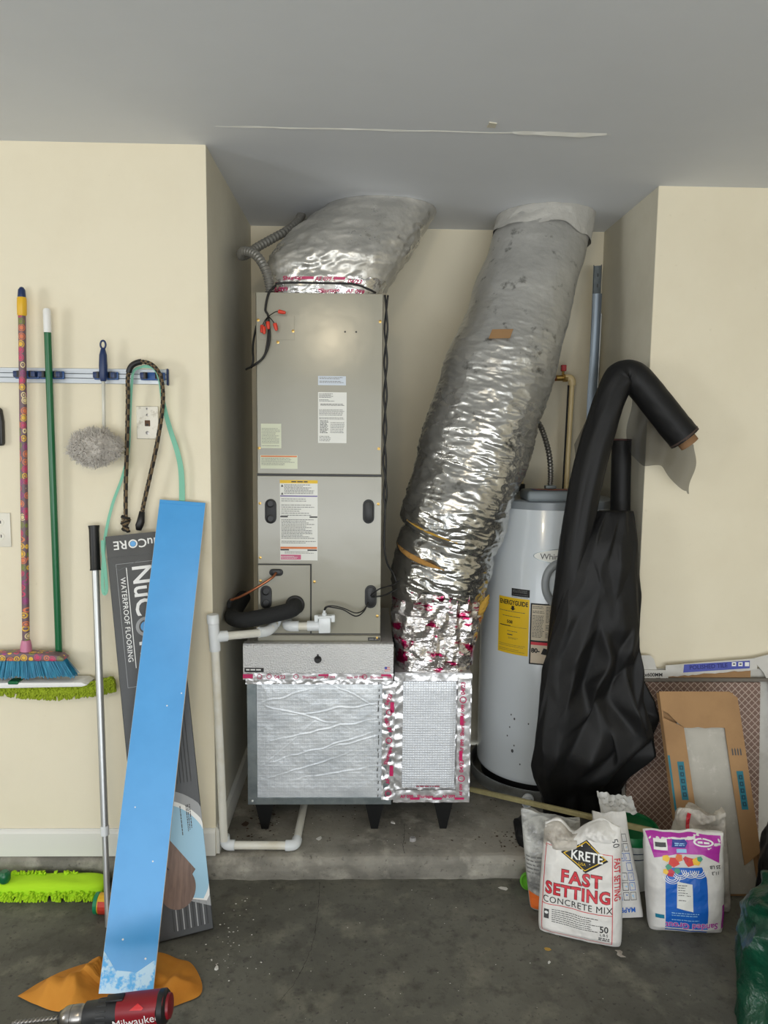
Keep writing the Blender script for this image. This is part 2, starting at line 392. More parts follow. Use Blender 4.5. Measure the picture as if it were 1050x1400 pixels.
# ================================================================== THE SETTING
XL, XR, YL, YB, YR, ZC, ZS = -.53, 1.08, 2.503, 3.44, 2.81, 2.54, .10
def struct(name, vf, mat, smooth=False, parent=None):
    o = obj(name, vf, mat, parent, smooth=smooth, base=None if parent else (0, 0, 0))
    if not parent: o['kind'] = 'structure'
    return o
struct('floor', box(-4.4, 3.3, -6.0, 2.81, -.1, 0), CONC)
def slab_fn(u, v):
    x = -4.3+5.38*u
    prof = [(2.503, 0), (2.494, .02), (2.487, .045), (2.482, .07), (2.484, .086), (2.492, .095), (2.507, .099), (2.55, .1), (2.7, .1), (3.0, .1), (3.43, .1)]
    s = v*(len(prof)-1); i = min(int(s), len(prof)-2); t = s-i
    y = prof[i][0]*(1-t)+prof[i+1][0]*t; z = prof[i][1]*(1-t)+prof[i+1][1]*t
    k = fz(x*9, y*12, z*12, 4); edge = 1 if i < 7 else .25
    return V((x, y+(k*.006-max(0, nz(x*14, 3, z*6))*.004)*edge, z+min(0, k*.004*(edge if i > 1 else 0))))
slab = struct('floor_niche', grid(380, 41, slab_fn), CONC2, smooth=True)
slab['label'] = 'raised rough concrete slab of the utility niche'
struct('wall_left', box(-4.3, XL, YL, YL+.1, .095, ZC), CREAM)
struct('wall_niche_left', box(XL-.1, XL-.0005, YL+.1, YB, .095, ZC), NICHE)
struct('wall_niche_back', box(XL-.1, XR+.1, YB, YB+.1, .09, ZC), CREAM)
struct('wall_niche_right', box(XR, XR+.1, YR+.1, YB, 0, ZC), NICHE)
struct('wall_right', box(XR, 3.2, YR, YR+.1, 0, ZC), CREAM)
# corner bead: the niche-side face of each front wall takes the grey niche wall colour
struct('trim_1', box(XL-.003, XL+.0008, YL+.002, YL+.1, .1, ZC-.001), NICHE)
struct('trim_2', box(XR-.0008, XR+.003, YR+.002, YR+.1, .1, ZC-.001), NICHE)
struct('wall_garage_left', box(-4.4, -4.3, -3.6, YL+.1, 0, ZC), CREAM)
struct('wall_garage_right', box(3.2, 3.3, -3.6, YR+.1, 0, ZC), CREAM)
struct('wall_garage_door_header', box(-4.4, 3.3, -3.7, -3.6, 2.2, ZC), CREAM)
struct('wall_garage_door_side', box(3.1, 3.3, -3.7, -3.6, 0, 2.2), CREAM)
ceil = struct('ceiling', box(-4.4, 3.3, -3.7, YB+.1, ZC, ZC+.1), CEIL)
# the drywall seam in the ceiling: a raised ragged lip of tape and peeling flakes
def seam(x0, x1, y, wd, dz, seed, n=90):
    def f(u, v):
        x = x0+(x1-x0)*u; k = math.sin(PI*u)**.3
        yy = y+nz(x*7, seed)*.006+(v-.5)*wd*k*(1+.6*nz(x*22, seed+4)); return V((x, yy, ZC-.0003-dz*k*v*(0.6+.6*abs(nz(x*10, seed+9)))))
    return grid(n, 3, f)
obj('tape_seam', seam(-.47, .75, 2.355, .0035, .003, 1, 160), TRIMW, ceil)
obj('tape_seam', seam(-.42, .12, 2.352, .005, .003, 3), TRIMW, ceil)
obj('paint_flake', seam(.44, .735, 2.350, .016, .010, 5), TRIMW, ceil, label='peeling strip of white paint on the ceiling seam')
obj('paint_flake', prism(Fr((.37, 2.30, ZC), (1, .1, 0), (0, 1, 0), (0, 0, -1)), [(-.012, -.018), (.012, -.014), (.012, .018), (-.014, .016)], 0, .003), NICHE, ceil, label='small tan flake stuck to the ceiling')
def basebd(name, F, a0, a1):
    b = obj(name, prism(Fr(F(a0, 0, 0), F.n, F.v, F.u), [(0, .1), (.012, .1), (.012, .185), (.008, .192), (.004, .196), (.004, .2), (0, .2)], 0, a1-a0), TRIMW, base=(0, 0, 0)); b['kind'] = 'structure'
basebd('baseboard_left', front(YL-.0005), -4.3, -.53)
basebd('baseboard_niche_left', Fr((XL+.0005, 0, 0), (0, 1, 0), (0, 0, 1), (1, 0, 0)), 2.505, 3.438)
basebd('baseboard_right', front(YR-.0005), 1.08, 3.2)
def crack(name, pts, wd, z, par, n=14):
    P = smoothp([(x, y, z) for x, y in pts], n)
    P = [q+V((.004*nz(q.y*60, 3), .003*nz(q.x*60+q.y*9, 8), 0)) for q in P]; vs = []
    for i, q in enumerate(P):
        t = (P[min(i+1, len(P)-1)]-P[max(i-1, 0)]).normalized(); s_ = V((-t.y, t.x, 0)); k = wd*(.35+.65*abs(nz(i*.37, 5))*2); vs += [q-s_*k, q+s_*k]
    obj(name, (vs, [[2*i, 2*i+1, 2*i+3, 2*i+2] for i in range(len(P)-1)]), M(name+'_dark', (40, 38, 35), .9), par)
crack('floor_crack', [(-.155, 2.49), (-.152, 2.36), (-.155, 2.2), (-.17, 2.1), (-.20, 2.0), (-.235, 1.93)], .0009, .0006, bpy.data.objects['floor'])
crack('slab_crack', [(.150, 2.50), (.147, 2.55), (.156, 2.62), (.16, 2.7)], .0012, .1008, slab)
obj('tape_seam', fbox(front(YL), -.66, -.531, 1.199, 1.2015, 0, .0012, .0004), CREAM, bpy.data.objects['wall_left'])
# ================================================================== AIR HANDLER
ah = thing('air_handler', 'tall warm grey metal air handler cabinet standing on the foil plenum', 'air handler', (-.172, 2.98, .82))
FC = front(2.695)                                                   # the face of the door panels
obj('cabinet', box(-.402, .058, 2.7035, 3.26, .82, 2.113, .003), METALD, ah)
obj('upper_panel', fbox(FC, -.399, .056, 1.4625, 2.112, -.008, 0, .0025, 2), METALP, ah)
obj('lower_panel', prism(FC, [(-.201, .862), (.058, .862), (.058, 1.455), (-.400, 1.455), (-.400, 1.127), (-.201, 1.127)], -.008, 0, .002), METALP, ah)
sp = obj('service_panel', fbox(FC, -.400, -.2055, .862, 1.1225, -.008, -.001, .002, 2), METALP, ah)
obj('panel_gap_shade', fbox(FC, -.4015, .0575, .858, 1.4623, -.0105, -.0075), BLACK, ah)  # black sheet behind the panels, painting in the shade of their gaps
ch = obj('base_channel', prism(Fr((-.402, 2.695, 0), (0, 1, 0), (0, 0, 1), (1, 0, 0)), [(.008, .822), (-.003, .822), (-.003, .83), (.002, .832), (.002, .852), (-.002, .856), (.008, .856)], 0, .461), METALP, ah)
patch(rect(.012, .057, .836, .848), front(2.695), BLACK, ch, 'rating_plate', .003)
print_lines(front(2.695), .016, .052, .838, .846, 1, INKG, ch, h=.0036, rag=0)
# knock-out cover (upper left of the upper panel) and two drilled holes
obj('knockout_cover', fbox(FC, -.392, -.262, 1.945, 2.03, 0, .0012, .0005), METALP, ah)
for a in (-.08, -.04): obj('drill_hole', lathe([(.0035, 0), (.0035, .0012)], Fr(FC(a, 1.977), (1, 0, 0), (0, 0, 1), (0, -1, 0)), 10), BLACK, ah)
def screw(a, b, mat=BRASS, r=.0055, F=FC, h=0, par=ah):
    o = obj('screw', lathe([(r, h), (r, h+.0012), (r*.62, h+.0015), (r*.6, h+.004), (r*.3, h+.0045)], Fr(F(a, b), F.u, F.v, F.n), 12), mat, par, smooth=35)
for a, b in ((-.392, 2.014), (.046, 2.015), (-.267, 1.977), (-.322, 1.937), (-.392, 1.556), (.046, 1.558), (-.391, 1.353), (.046, 1.354), (-.391, 1.15), (-.391, 1.062), (-.19, 1.06), (.046, .93), (.046, .845)): screw(a, b)
# stickers
def sticker(a0, a1, b0, b1, mat, F=FC, par=ah, name='sticker', h=.0004): return obj(name, fbox(F, a0, a1, b0, b1, 0, h), mat, par)
s = sticker(-.177, -.076, 1.786, 1.819, PAPERB); print_lines(FC, -.172, -.081, 1.789, 1.816, 6, INKG, s, seed=3, fill=.45)
s = sticker(-.177, -.073, 1.577, 1.761, PAPER)
print_lines(FC, -.173, -.115, 1.727, 1.757, 7, INK, s, seed=4, fill=.4, rag=.5); print_lines(FC, -.168, -.08, 1.708, 1.72, 3, INK, s, seed=5, fill=.5, rag=.1)
print_lines(FC, -.173, -.08, 1.662, 1.700, 8, INK, s, seed=6, fill=.35, rag=.1); print_lines(FC, -.170, -.138, 1.612, 1.660, 10, INK, s, seed=7, fill=.5)
print_lines(FC, -.132, -.08, 1.612, 1.660, 8, INK, s, seed=8, fill=.3, rag=.1); print_lines(FC, -.172, -.13, 1.582, 1.604, 4, INKG, s, seed=9, fill=.4)
s = sticker(-.385, -.311, 1.556, 1.645, PAPERG); print_lines(FC, -.366, -.330, 1.635, 1.643, 1, INK, s, rag=0, seed=2); print_lines(FC, -.382, -.314, 1.562, 1.63, 13, INKG, s, seed=11, fill=.3)
s = sticker(-.388, -.252, 1.481, 1.531, PAPERG); patch(rect(-.386, -.254, 1.524, 1.529), FC, ORG, s, 'header_band', .0006); print_lines(FC, -.384, -.262, 1.493, 1.522, 6, INKG, s, seed=12, fill=.35)
s = sticker(-.317, -.178, 1.141, 1.440, PAPER)
patch(rect(-.317, -.178, 1.428, 1.440), FC, YEL, s, 'header_band', .0006); print_lines(FC, -.275, -.215, 1.430, 1.438, 1, INK, s, h=.0009, rag=0, seed=5)
patch(rect(-.316, -.179, 1.379, 1.383), FC, PURP, s, 'rule', .0006)
for a0, a1, b in ((-.316, -.288, 1.302), (-.208, -.179, 1.301), (-.316, -.284, 1.178), (-.216, -.18, 1.177)): patch(rect(a0, a1, b, b+.005), FC, INKB, s, 'rule', .0006)
patch(rect(-.316, -.180, 1.184, 1.192), FC, ORG, s, 'rule', .0006)
patch(rect(-.315, -.240, 1.144, 1.162), FC, ROSE, s, 'colour_block', .0006); print_lines(FC, -.314, -.246, 1.147, 1.158, 3, WHITE, s, seed=15, h=.001, fill=.4)
print_lines(FC, -.301, -.19, 1.388, 1.425, 7, INK, s, seed=16, fill=.4, rag=.4); print_lines(FC, -.312, -.19, 1.306, 1.374, 9, INKG, s, seed=17, fill=.32, rag=.5)
print_lines(FC, -.312, -.184, 1.198, 1.296, 17, INK, s, seed=18, fill=.35, rag=.4); print_lines(FC, -.30, -.19, 1.166, 1.175, 2, INKG, s, seed=19, fill=.4)
for b in (1.419, 1.390): patch([(-.313, b-.004), (-.304, b-.004), (-.3085, b+.005)], FC, INKB, s, 'warning_triangle', .0008)
# rubber grommets
def grommet(a, b, hw, hh, plugs, par=ah):
    g = obj('grommet', prism(FC, stadium(a, b, hw, hh), 0, .006, .002), GROM, par, smooth=40)
    for q in plugs:
        obj('plug', lathe([(hw*.72, .005), (hw*.72, .011), (hw*.55, .012), (hw*.5, .009), (hw*.15, .009)], Fr(FC(a, q), FC.u, FC.v, FC.n), 18), BLACK, g, smooth=40)
    if not plugs: obj('plug', prism(FC, stadium(a, b, hw*.75, hh*.85), .005, .009, .002), BLACK, g, smooth=40)
grommet(-.351, 1.324, .021, .046, (1.353, 1.297)); grommet(.010, 1.326, .021, .045, ()); grommet(.021, 1.005, .022, .044, ())
grommet(-.370, 1.001, .021, .044, (1.024, .978)); grommet(-.332, 1.095, .026, .013, ())
# low voltage wiring on the upper left and the pairs clipped down the side
def wire(name, pts, r, par, mat=WIRE, k=8, n=6): return obj(name, tube(smoothp(pts, k), r, n), mat, par, smooth=True)
wire('control_cable', [(-.328, 2.70, 2.137), (-.352, 2.688, 2.108), (-.364, 2.682, 2.05), (-.355, 2.68, 2.03), (-.352, 2.681, 1.99), (-.358, 2.68, 1.93), (-.37, 2.682, 1.885), (-.402, 2.68, 1.855), (-.44, 2.71, 1.84)], .0042, ah)
wire('control_cable', [(-.352, 2.679, 2.0), (-.349, 2.678, 1.96), (-.354, 2.678, 1.92), (-.375, 2.68, 1.878), (-.41, 2.69, 1.852)], .004, ah)
wire('control_cable', [(-.405, 2.74, 2.0), (-.415, 2.72, 1.93), (-.412, 2.70, 1.87), (-.42, 2.705, 1.845)], .004, ah)
wire('control_cable', [(-.330, 2.699, 2.142), (-.28, 2.703, 2.148), (-.15, 2.702, 2.148), (-.05, 2.702, 2.146), (.0, 2.70, 2.13), (.03, 2.71, 2.118)], .0038, ah)
for e, ang in (((-.302, 2.664, 2.038), (1, -.1, -.2)), ((-.325, 2.662, 1.985), (.25, -.1, -1)), ((-.352, 2.662, 1.99), (.1, -.1, -1)), ((-.374, 2.664, 1.978), (-.1, -.1, -1)), ((-.366, 2.656, 1.972), (.05, -.1, -1))):
    d = V(ang).normalized(); F = Fr(V(e)-d*.014, d.orthogonal(), d.cross(d.orthogonal()), d)
    nut = obj('wire_nut', lathe([(.0065, 0), (.0075, .004), (.006, .02), (.004, .026), (.001, .027)], F, 10), RED, ah, smooth=35, label='red wire nut')
    wire('lead', [(-.353, 2.678, 2.025), (V(e)+V((-.353, 2.678, 2.025)))/2+V((0, -.01, .006)), V(e)-d*.012], .0018, nut)
for ph in (0, PI):
    wire('side_cable', [(.068+.0055*math.sin(z*26+ph)+(.004 if z < 1.5 else 0), 2.705+.004*math.cos(z*26+ph), z) for z in [2.11-.06*i for i in range(14)]]+[(.07, 2.705, 1.2), (.082, 2.71, 1.13), (.105, 2.72, 1.09), (.12, 2.72, 1.05)], .0036, ah, k=4)
wire('control_cable', [(.021, 2.688, 1.01), (.035, 2.66, 1.03), (.06, 2.66, 1.045), (.10, 2.69, 1.05), (.13, 2.72, 1.06)], .003, ah)
wire('control_cable', [(.024, 2.688, 1.005), (.04, 2.662, 1.012), (.075, 2.675, 1.016), (.12, 2.72, 1.03)], .003, ah)
# insulated suction line and thin copper liquid line
rl = thing('suction_line', 'black foam insulated refrigerant line leaving the cabinet towards the niche wall', 'pipe', (-.26, 2.69, .97))
obj('collar', lathe([(.036, 0), (.036, .006), (.03, .010)], Fr((-.262, 2.6945, .972), (1, 0, 0), (0, 0, 1), (0, -1, 0)), 24), BLACK, rl, smooth=40)
obj('insulation', tube(smoothp([(-.262, 2.69, .972), (-.262, 2.655, .97), (-.275, 2.632, .966), (-.32, 2.625, .955), (-.39, 2.623, .94), (-.45, 2.628, .930), (-.485, 2.655, .93), (-.497, 2.70, .93), (-.498, 2.8, .935), (-.498, 2.95, .94)], 10), .029, 20), RUB, rl, smooth=50)
cl = thing('liquid_line', 'thin bare copper tube running from the cabinet grommet to the niche wall', 'pipe', (-.33, 2.68, 1.095))
obj('copper_tube', tube(smoothp([(-.331, 2.684, 1.095), (-.345, 2.66, 1.08), (-.40, 2.65, 1.045), (-.46, 2.66, 1.01), (-.505, 2.68, .99)], 8), .0048, 10), COPPER, cl, smooth=True)
obj('sleeve', tube(smoothp([(-.497, 2.676, .993), (-.506, 2.682, .98), (-.508, 2.688, .965)], 6), .0085, 10), RUB, cl, smooth=True)
# ---- condensate drain
cd = thing('condensate_drain', 'white plastic condensate drain pipe with a capped tee looping down to the slab', 'pipe', (-.50, 2.53, .10))
def pipe(name, a, b, r, mat, par, n=20): return obj(name, tube([a, b], r, n), mat, par, smooth=50)
pr = .0145
pipe('pipe', (-.518, 2.480, .86), (-.503, 2.515, .145), pr, PVC, cd)
obj('tee', join(tube([(-.522, 2.478, .957), (-.518, 2.480, .86)], .019, 22), tube([(-.520, 2.479, .909), (-.48, 2.500, .907)], .019, 22)), PVCF, cd, smooth=50)
obj('cap', lathe([(.016, 0), (.021, .003), (.021, .03), (.018, .034)], Fr((-.5225, 2.478, .955), (1, 0, 0), (0, 1, 0), (-.05, 0, 1)), 22), PVCF, cd, smooth=50)
pipe('pipe', (-.485, 2.497, .907), (-.372, 2.60, .891), pr, PVC, cd)
def elbow(name, p, d0, d1, r, par, L=.036, mat=PVCF):
    p, d0, d1 = V(p), V(d0).normalized(), V(d1).normalized(); pts = [p+d0*L, p+d0*L*.6]
    pts += [p+d0*L*.6*(1-t)**2+d1*L*.6*t*t for t in (.2, .4, .6, .8)]+[p+d1*L*.6, p+d1*L]
    return obj(name, tube(pts, r, 22), mat, par, smooth=50)
elbow('elbow', (-.352, 2.617, .891), (-.8, -.7, .1), (.35, 1, .25), .019, cd, .042)
pipe('pipe', (-.345, 2.625, .897), (-.335, 2.692, .91), pr, PVC, cd)
obj('union_nut', lathe([(.025, 0), (.025, .016), (.019, .02)], Fr((-.336, 2.692, .912), (1, 0, 0), (0, 0, 1), (-.12, -1, -.15)), 8), PVCF, cd)
elbow('elbow', (-.502, 2.522, .122), (-.04, .05, 1), (1, 0, 0), .019, cd)
pipe('pipe', (-.47, 2.522, .122), (-.27, 2.522, .120), pr, PVC, cd)
elbow('elbow', (-.246, 2.522, .120), (-1, 0, 0), (.05, 1, .03), .019, cd)
pipe('pipe', (-.2445, 2.552, .121), (-.235, 2.98, .126), pr, PVC, cd)
fs_ = thing('float_switch', 'white condensate overflow float switch on a short plastic elbow below the black hose', 'switch', (-.24, 2.66, .90))
obj('stub', lathe([(.018, .002), (.018, .012), (.015, .014), (.015, .03)], Fr((-.289, 2.696, .90), (1, 0, 0), (0, 0, 1), (0, -1, 0)), 20), BLACK, fs_, smooth=40)
elbow('elbow', (-.288, 2.648, .902), (0, 1, 0), (1, -.02, .03), .0195, fs_, .044)
pipe('pipe', (-.262, 2.648, .902), (-.19, 2.646, .905), pr, PVC, fs_)
pipe('coupling', (-.212, 2.647, .904), (-.165, 2.645, .906), .019, PVCF, fs_)
obj('switch_body', fbox(Fr((-.148, 2.645, .91), (1, 0, .04), (0, 1, 0), (0, 0, 1)), -.022, .022, -.02, .02, -.028, .03, .004, 2), PVCF, fs_, smooth=40)
obj('switch_flange', fbox(Fr((-.148, 2.645, .94), (1, 0, .04), (0, 1, 0), (0, 0, 1)), -.036, .036, -.015, .015, -.005, .005, .002, 1), PVCF, fs_)
for k in (-1, 1): obj('flange_lug', fbox(Fr((-.148+k*.031, 2.632, .937), (1, 0, .04), (0, 1, 0), (0, 0, 1)), -.007, .007, -.004, .004, -.014, .012, .002, 1), PVCF, fs_)
obj('cable_gland', lathe([(.009, 0), (.009, .008), (.005, .012), (.005, .02)], UPF(-.15, 2.645, .944), 12), PVCF, fs_, smooth=40)
for q in (0, .006): wire('lead', [(-.15, 2.645, .962), (-.145+q, 2.64, .977), (-.12, 2.64, .982-q), (-.08, 2.645, .972-q), (-.035, 2.65, .953-q*2), (-.005, 2.668, .96-q), (.012, 2.686, .985)], .0024, fs_)
# ================================================================== RETURN PLENUM
pl = thing('return_plenum', 'wide foil faced return air plenum on black legs under the air handler', 'plenum', (-.17, 2.98, .10))
Y0 = 2.665; FP = front(Y0)
obj('casing', box(-.438, .104, Y0+.004, 3.28, .205, .80, .002), GALV, pl)
st = obj('top_board', prism(Fr((-.452, 0, 0), (0, 1, 0), (0, 0, 1), (1, 0, 0)), [(2.655, .716), (2.653, .824), (2.659, .833), (2.688, .833), (2.688, .8195), (3.28, .8195), (3.28, .8), (2.669, .8), (2.669, .716)], 0, .560, .0015), STIP, pl, label='stippled silver duct board along the top')
FT = front(2.652)
obj('port_plug', lathe([(.014, 0), (.013, .006), (.008, .014), (.008, .02)], Fr(FT(-.174, .775), FT.u, FT.v, FT.n), 18), BLACK, st, smooth=40)
obj('port_clip', fbox(FT, -.177, -.171, .78, .795, 0, .004), BLACK, st)
patch(rect(-.446, -.375, .726, .742), FT, BLACK, st, 'maker_plate', .0012); print_lines(FT, -.440, -.382, .731, .740, 1, WHITE, st, h=.002, rag=0, seed=3)
fl = patch(rect(.075, .095, .73, .748), FT, WHITE, st, 'flag_sticker', .0012)
for k in range(4): patch(rect(.075, .095, .7315+k*.0046, .7335+k*.0046), FT, SACKRED, fl, 'stripe', .0016)
patch(rect(.075, .084, .739, .748), FT, BLUEP, fl, 'canton', .0018)
# wrinkled foil front
def foil_panel(a0, a1, b0, b1, y, amp, seed, diag=True, nu=130, nv=110):
    def f(u, v):
        a, b = a0+(a1-a0)*u, b0+(b1-b0)*v; e = min(1, 12*min(u, 1-u, v, 1-v))
        k = 0.
        if diag:
            for (cx, cz, sl, st_) in ((-.15, .50, .22, 1.), (-.15, .43, .30, .8), (-.1, .58, .12, .9), (-.25, .56, -.28, .7), (-.05, .64, -.5, .5), (-.2, .36, .33, .6), (-.1, .33, .18, .5), (-.28, .45, .9, .4), (-.32, .62, .3, .7), (.0, .46, .25, .6)):
                d = (b-cz)-sl*(a-cx)+.010*nz(a*16, cz*30, seed); L_ = math.exp(-((a-cx)/.16)**2)
                k += st_*L_*(math.exp(-(d/.0024)**2)*1.0-.35*math.exp(-((d-.006)/.005)**2))
        k = k*.0017+amp*(fz(a*14, b*14, seed)*.9+ridge(a*22, b*22, seed+3)*.25)
        return V((a, y-.001-e*(.0035+k), b))
    return grid(nu, nv, f)
fr_ = obj('foil_front', foil_panel(-.406, .077, .228, .69, Y0+.002, .0017, 2, True, 230, 210), FOIL, pl, smooth=True)
for nm, r in (('corner_strip', (-.440, -.404, .205, .70)), ('bottom_rail', (-.44, .106, .203, .230)), ('corner_strip', (.074, .106, .205, .70))):
    obj(nm, fbox(FP, *r, -.004, .004 if nm == 'corner_strip' else .0055, .001), GALV, pl)
obj('rail_rivet', lathe([(.004, .005), (.004, .008), (.002, .009)], Fr(FP(-.422, .219), FP.u, FP.v, FP.n), 10), WHITE, pl)
def crumpled(a0, a1, b0, b1, F, amp, seed, h0=.006, nu=90, nv=12, sc=40):
    def f(u, v):
        a, b = a0+(a1-a0)*u, b0+(b1-b0)*v; ja = nz(b*40, seed)*.002; jb = nz(a*30, seed+5)*.002
        return F(a+ja*(1-abs(2*u-1)*0), b+jb, h0+amp*(fz(a*sc, b*sc, seed)+.6*ridge(a*sc*.8, b*sc*.8, seed)))
    return grid(nu, nv, f)
tp = obj('foil_tape', crumpled(-.452, .108, .698, .722, FP, .0012, 4, .0145, 120, 6), TAPE, pl, smooth=True, label='foil tape printed in magenta')
obj('foil_skirt', crumpled(-.444, .106, .678, .70, FP, .0022, 9, .008, 120, 8, 55), TAPE, pl, smooth=True)
FTP = front(Y0-.0165)
for x in (-.438, -.172, .062): patch(rect(x, x+.038, .712, .720) if x > -.4 else rect(-.452, -.415, .703, .719), FTP, PINK, tp, 'colour_block', 0)
for x, t_, sz in ((-.315, '04/23', .018), (-.205, 'Shurtape', .0145), (-.130, 'AF 099', .014), (-.055, 'tape', .013), (-.02, 'AF 099', .013), (.045, 'Shurtape', .013), (.095, '099', .013)):
    text(t_, FTP, x, .708, sz, PINK, tp, bold=.012, h=.001, name='tape_print')
for x in (-.39, -.355, -.255, .0): obj('tape_print', ringp(FTP, x, .710, .0095, .0075, .001), PINK, tp)
# ragged magenta dashes and folded tape down the right corner
vt = obj('foil_tape', crumpled(.068, .116, .222, .69, FP, .0035, 14, .004, 14, 90, 38), TAPE, pl, smooth=True, label='crumpled printed foil tape on the corner')
for z_, t_, r_ in ((.62, '04/23', 1.2), (.52, 'AF 099', 1.9), (.40, 'Shurtape', 1.3), (.30, 'AF', 1.7)): text(t_, FP, .092, z_, .020, PINK, vt, rot=r_, bold=.02, h=.0125, name='tape_print')
for z_ in (.25, .46, .57): obj('tape_print', ringp(FP, .094, z_, .012, .009, .0125), PINK, vt)
for z_ in (.35, .60): patch(rect(.098, .112, z_-.03, z_+.01), FP, PINK, vt, 'colour_block', .0125)
dash = [(.050+.006*random.random(), z, z+random.uniform(.008, .022)) for z in np.arange(.235, .68, .026)]
obj('edge_print', join(*[([FP(a+nz(b*90)*.003, b, .011), FP(a+.003, b, .011), FP(a+.004+nz(b*50)*.003, c, .011), FP(a+.001, c, .011)], [[0, 1, 2, 3]]) for a, b, c in dash]), INK, vt)
LEG = [(-.036, .205), (.036, .205), (.014, .10), (-.012, .10)]
def leg(par, x, y):
    F = front(y); pts = [(x+a, b) for a, b in LEG]
    l = obj('leg', join(prism(F, pts, -.003, 0), prism(Fr((x, y, 0), (0, 1, 0), (0, 0, 1), (1, 0, 0)), [(.002, .205), (.05, .205), (.022, .10), (.002, .10)], -.0015, .0015)), BLACKG, par)
for x, y in ((-.378, 2.668), (.042, 2.668), (-.378, 3.22), (.042, 3.22)): leg(pl, x, y)
sb = thing('return_duct_box', 'narrow foil covered duct box taped to the plenum beside the water heater', 'duct', (.26, 2.95, .10))
obj('casing', box(.114, .404, Y0+.006, 3.22, .205, .716, .002), GALV, sb)
obj('foil_top', box(.1145, .4035, Y0+.004, 3.22, .7162, .7196), TAPE, sb)
def boxskin(u, v):
    a, b = .113+.293*u, .208+.51*v
    return V((a, Y0+.002-.003*fz(a*20, b*20, 3)-.003*ridge(a*26, b*26, 6)*(1 if (a < .15 or a > .345 or b < .275) else .1), b))
obj('foil_skin', grid(90, 120, boxskin), TAPE, sb, smooth=True)
obj('white_panel', foil_panel(.146, .346, .272, .688, Y0-.004, .0009, 8, False, 50, 80), FOILW, sb, smooth=True)
def sideskin(u, v):
    y, b = Y0+.004+.55*u, .208+.51*v; return V((.4055+.003*fz(y*20, b*20, 9), y, b))
obj('foil_side', grid(40, 50, sideskin), TAPE, sb, smooth=True)
tv = obj('foil_tape', crumpled(.352, .400, .225, .70, FP, .002, 21, .009, 10, 90, 30), TAPE, sb, smooth=True, label='vertical tape with magenta print')
th_ = obj('foil_tape', crumpled(.122, .398, .222, .262, FP, .0022, 25, .009, 60, 8, 30), TAPE, sb, smooth=True, label='bottom tape with magenta print')
FB = front(Y0-.0125)
for z, t_, sz in ((.665, '04/23', .022), (.575, 'AF 099', .018), (.515, 'Shurtape', .020), (.44, 'AF 099', .018), (.36, '04/23', .022), (.265, 'AF 099', .016)):
    text(t_, FB, .372, z, sz, PINK, tv, rot=PI/2, bold=.015, h=.001, name='tape_print')
for z in (.62, .31): obj('tape_print', ringp(FB, .372, z, .013, .010, .001), PINK, tv)
for z in (.54, .40): patch(rect(.362, .374, z-.018, z+.018), FB, PINK, tv, 'colour_block', .0006)
for x, t_ in ((.165, 'AF 099'), (.235, 'Shurtape'), (.325, 'AF 099')): text(t_, FB, x, .238, .017, PINK, th_, bold=.015, h=.001, name='tape_print')
for x in (.20, .285, .37): patch(rect(x-.022, x+.014, .226, .234), FB, PINK, th_, 'colour_block', .0008)
print_lines(FB, .20, .30, .275, .283, 1, PINKD, th_, seed=3, name='tape_print')
for x, y in ((.307, 2.668), (.307, 3.16)): leg(sb, x, y)
# ================================================================== FLEXIBLE DUCTS
def interp(keys, t):
    for i in range(len(keys)-1):
        if t <= keys[i+1][0]:
            a, b = keys[i], keys[i+1]; s = (t-a[0])/(b[0]-a[0]); s = s*s*(3-2*s)*.5+s*.5
            return [x*(1-s)+y*s for x, y in zip(a[1:], b[1:])]
    return list(keys[-1][1:])
# return duct: keys = z, cx, cy, rx, ry
RK = [(.975, .290, 2.862, .178, .175), (1.06, .304, 2.872, .196, .19), (1.15, .322, 2.885, .200, .195), (1.21, .343, 2.885, .207, .19), (1.32, .356, 2.877, .212, .195), (1.54, .431, 2.94, .222, .21), (1.89, .540, 3.01, .226, .215), (2.19, .642, 3.10, .212, .205), (2.40, .715, 3.175, .200, .195), (2.53, .752, 3.21, .199, .19), (2.541, .756, 3.215, .199, .19)]
def rduct(u, v):
    z = .975+(2.539-.975)*v; cx, cy, ra, rb = interp(RK, z); a = 2*PI*u
    s, c = math.sin(a), math.cos(a); lo = max(0, min(1, (2.25-z)/.6))
    arc = a*.21
    # the jacket hangs tilted: wrinkles run round it along the slope
    zz = z+.30*c*.21
    w1 = ridge(c*1.8, s*1.8, zz*21)*.5+ridge(c*2.6+5, s*2.6, zz*38)*.42
    w2 = ridge(c*4, s*4, zz*66)*.5+nz(c*9, s*9, zz*90)*.4
    k = (w1*.0075+w2*.0046)*(.22+.78*lo)+nz(c*.9, s*.9, z*3.1)*.010
    # pinched bands where the jacket is tied
    for zb, dp, wd in ((1.195, .020, .016), (1.10, .010, .010)):
        d = zz-.02*s-zb; k -= dp*math.exp(-(d/wd)**2)*(.45+.55*max(0, -c+.3))
    top = max(0, (z-2.49)/.05); k += -.012*top*abs(nz(a*2.5, 7))
    r = 1+k/.21; return V((cx+ra*r*c, cy+rb*r*s, z+.006*nz(c*3, s*3, z*20)*(0 if v in (0, 1) else 1)))
rd = thing('return_flex_duct', 'large silver foil flexible duct slanting from the ceiling to the duct box', 'duct', (.26, 2.86, .72))
obj('jacket', grid(210, 500, rduct, True), JACKET, rd, smooth=True)
def ceil_cuff(u, v):
    a = 2*PI*u; z = 2.465+.0745*v; cx, cy, ra, rb = interp(RK, z); c, s = math.cos(a), math.sin(a)
    low = -.05*max(0, c)*(1-v)-.015*nz(c*2, s*2)*(1-v)
    return V((cx+(ra+.006+.006*nz(c*4, s*4, v*3))*c, cy+(rb+.006+.006*nz(c*4, s*4, v*3))*s, z+low))
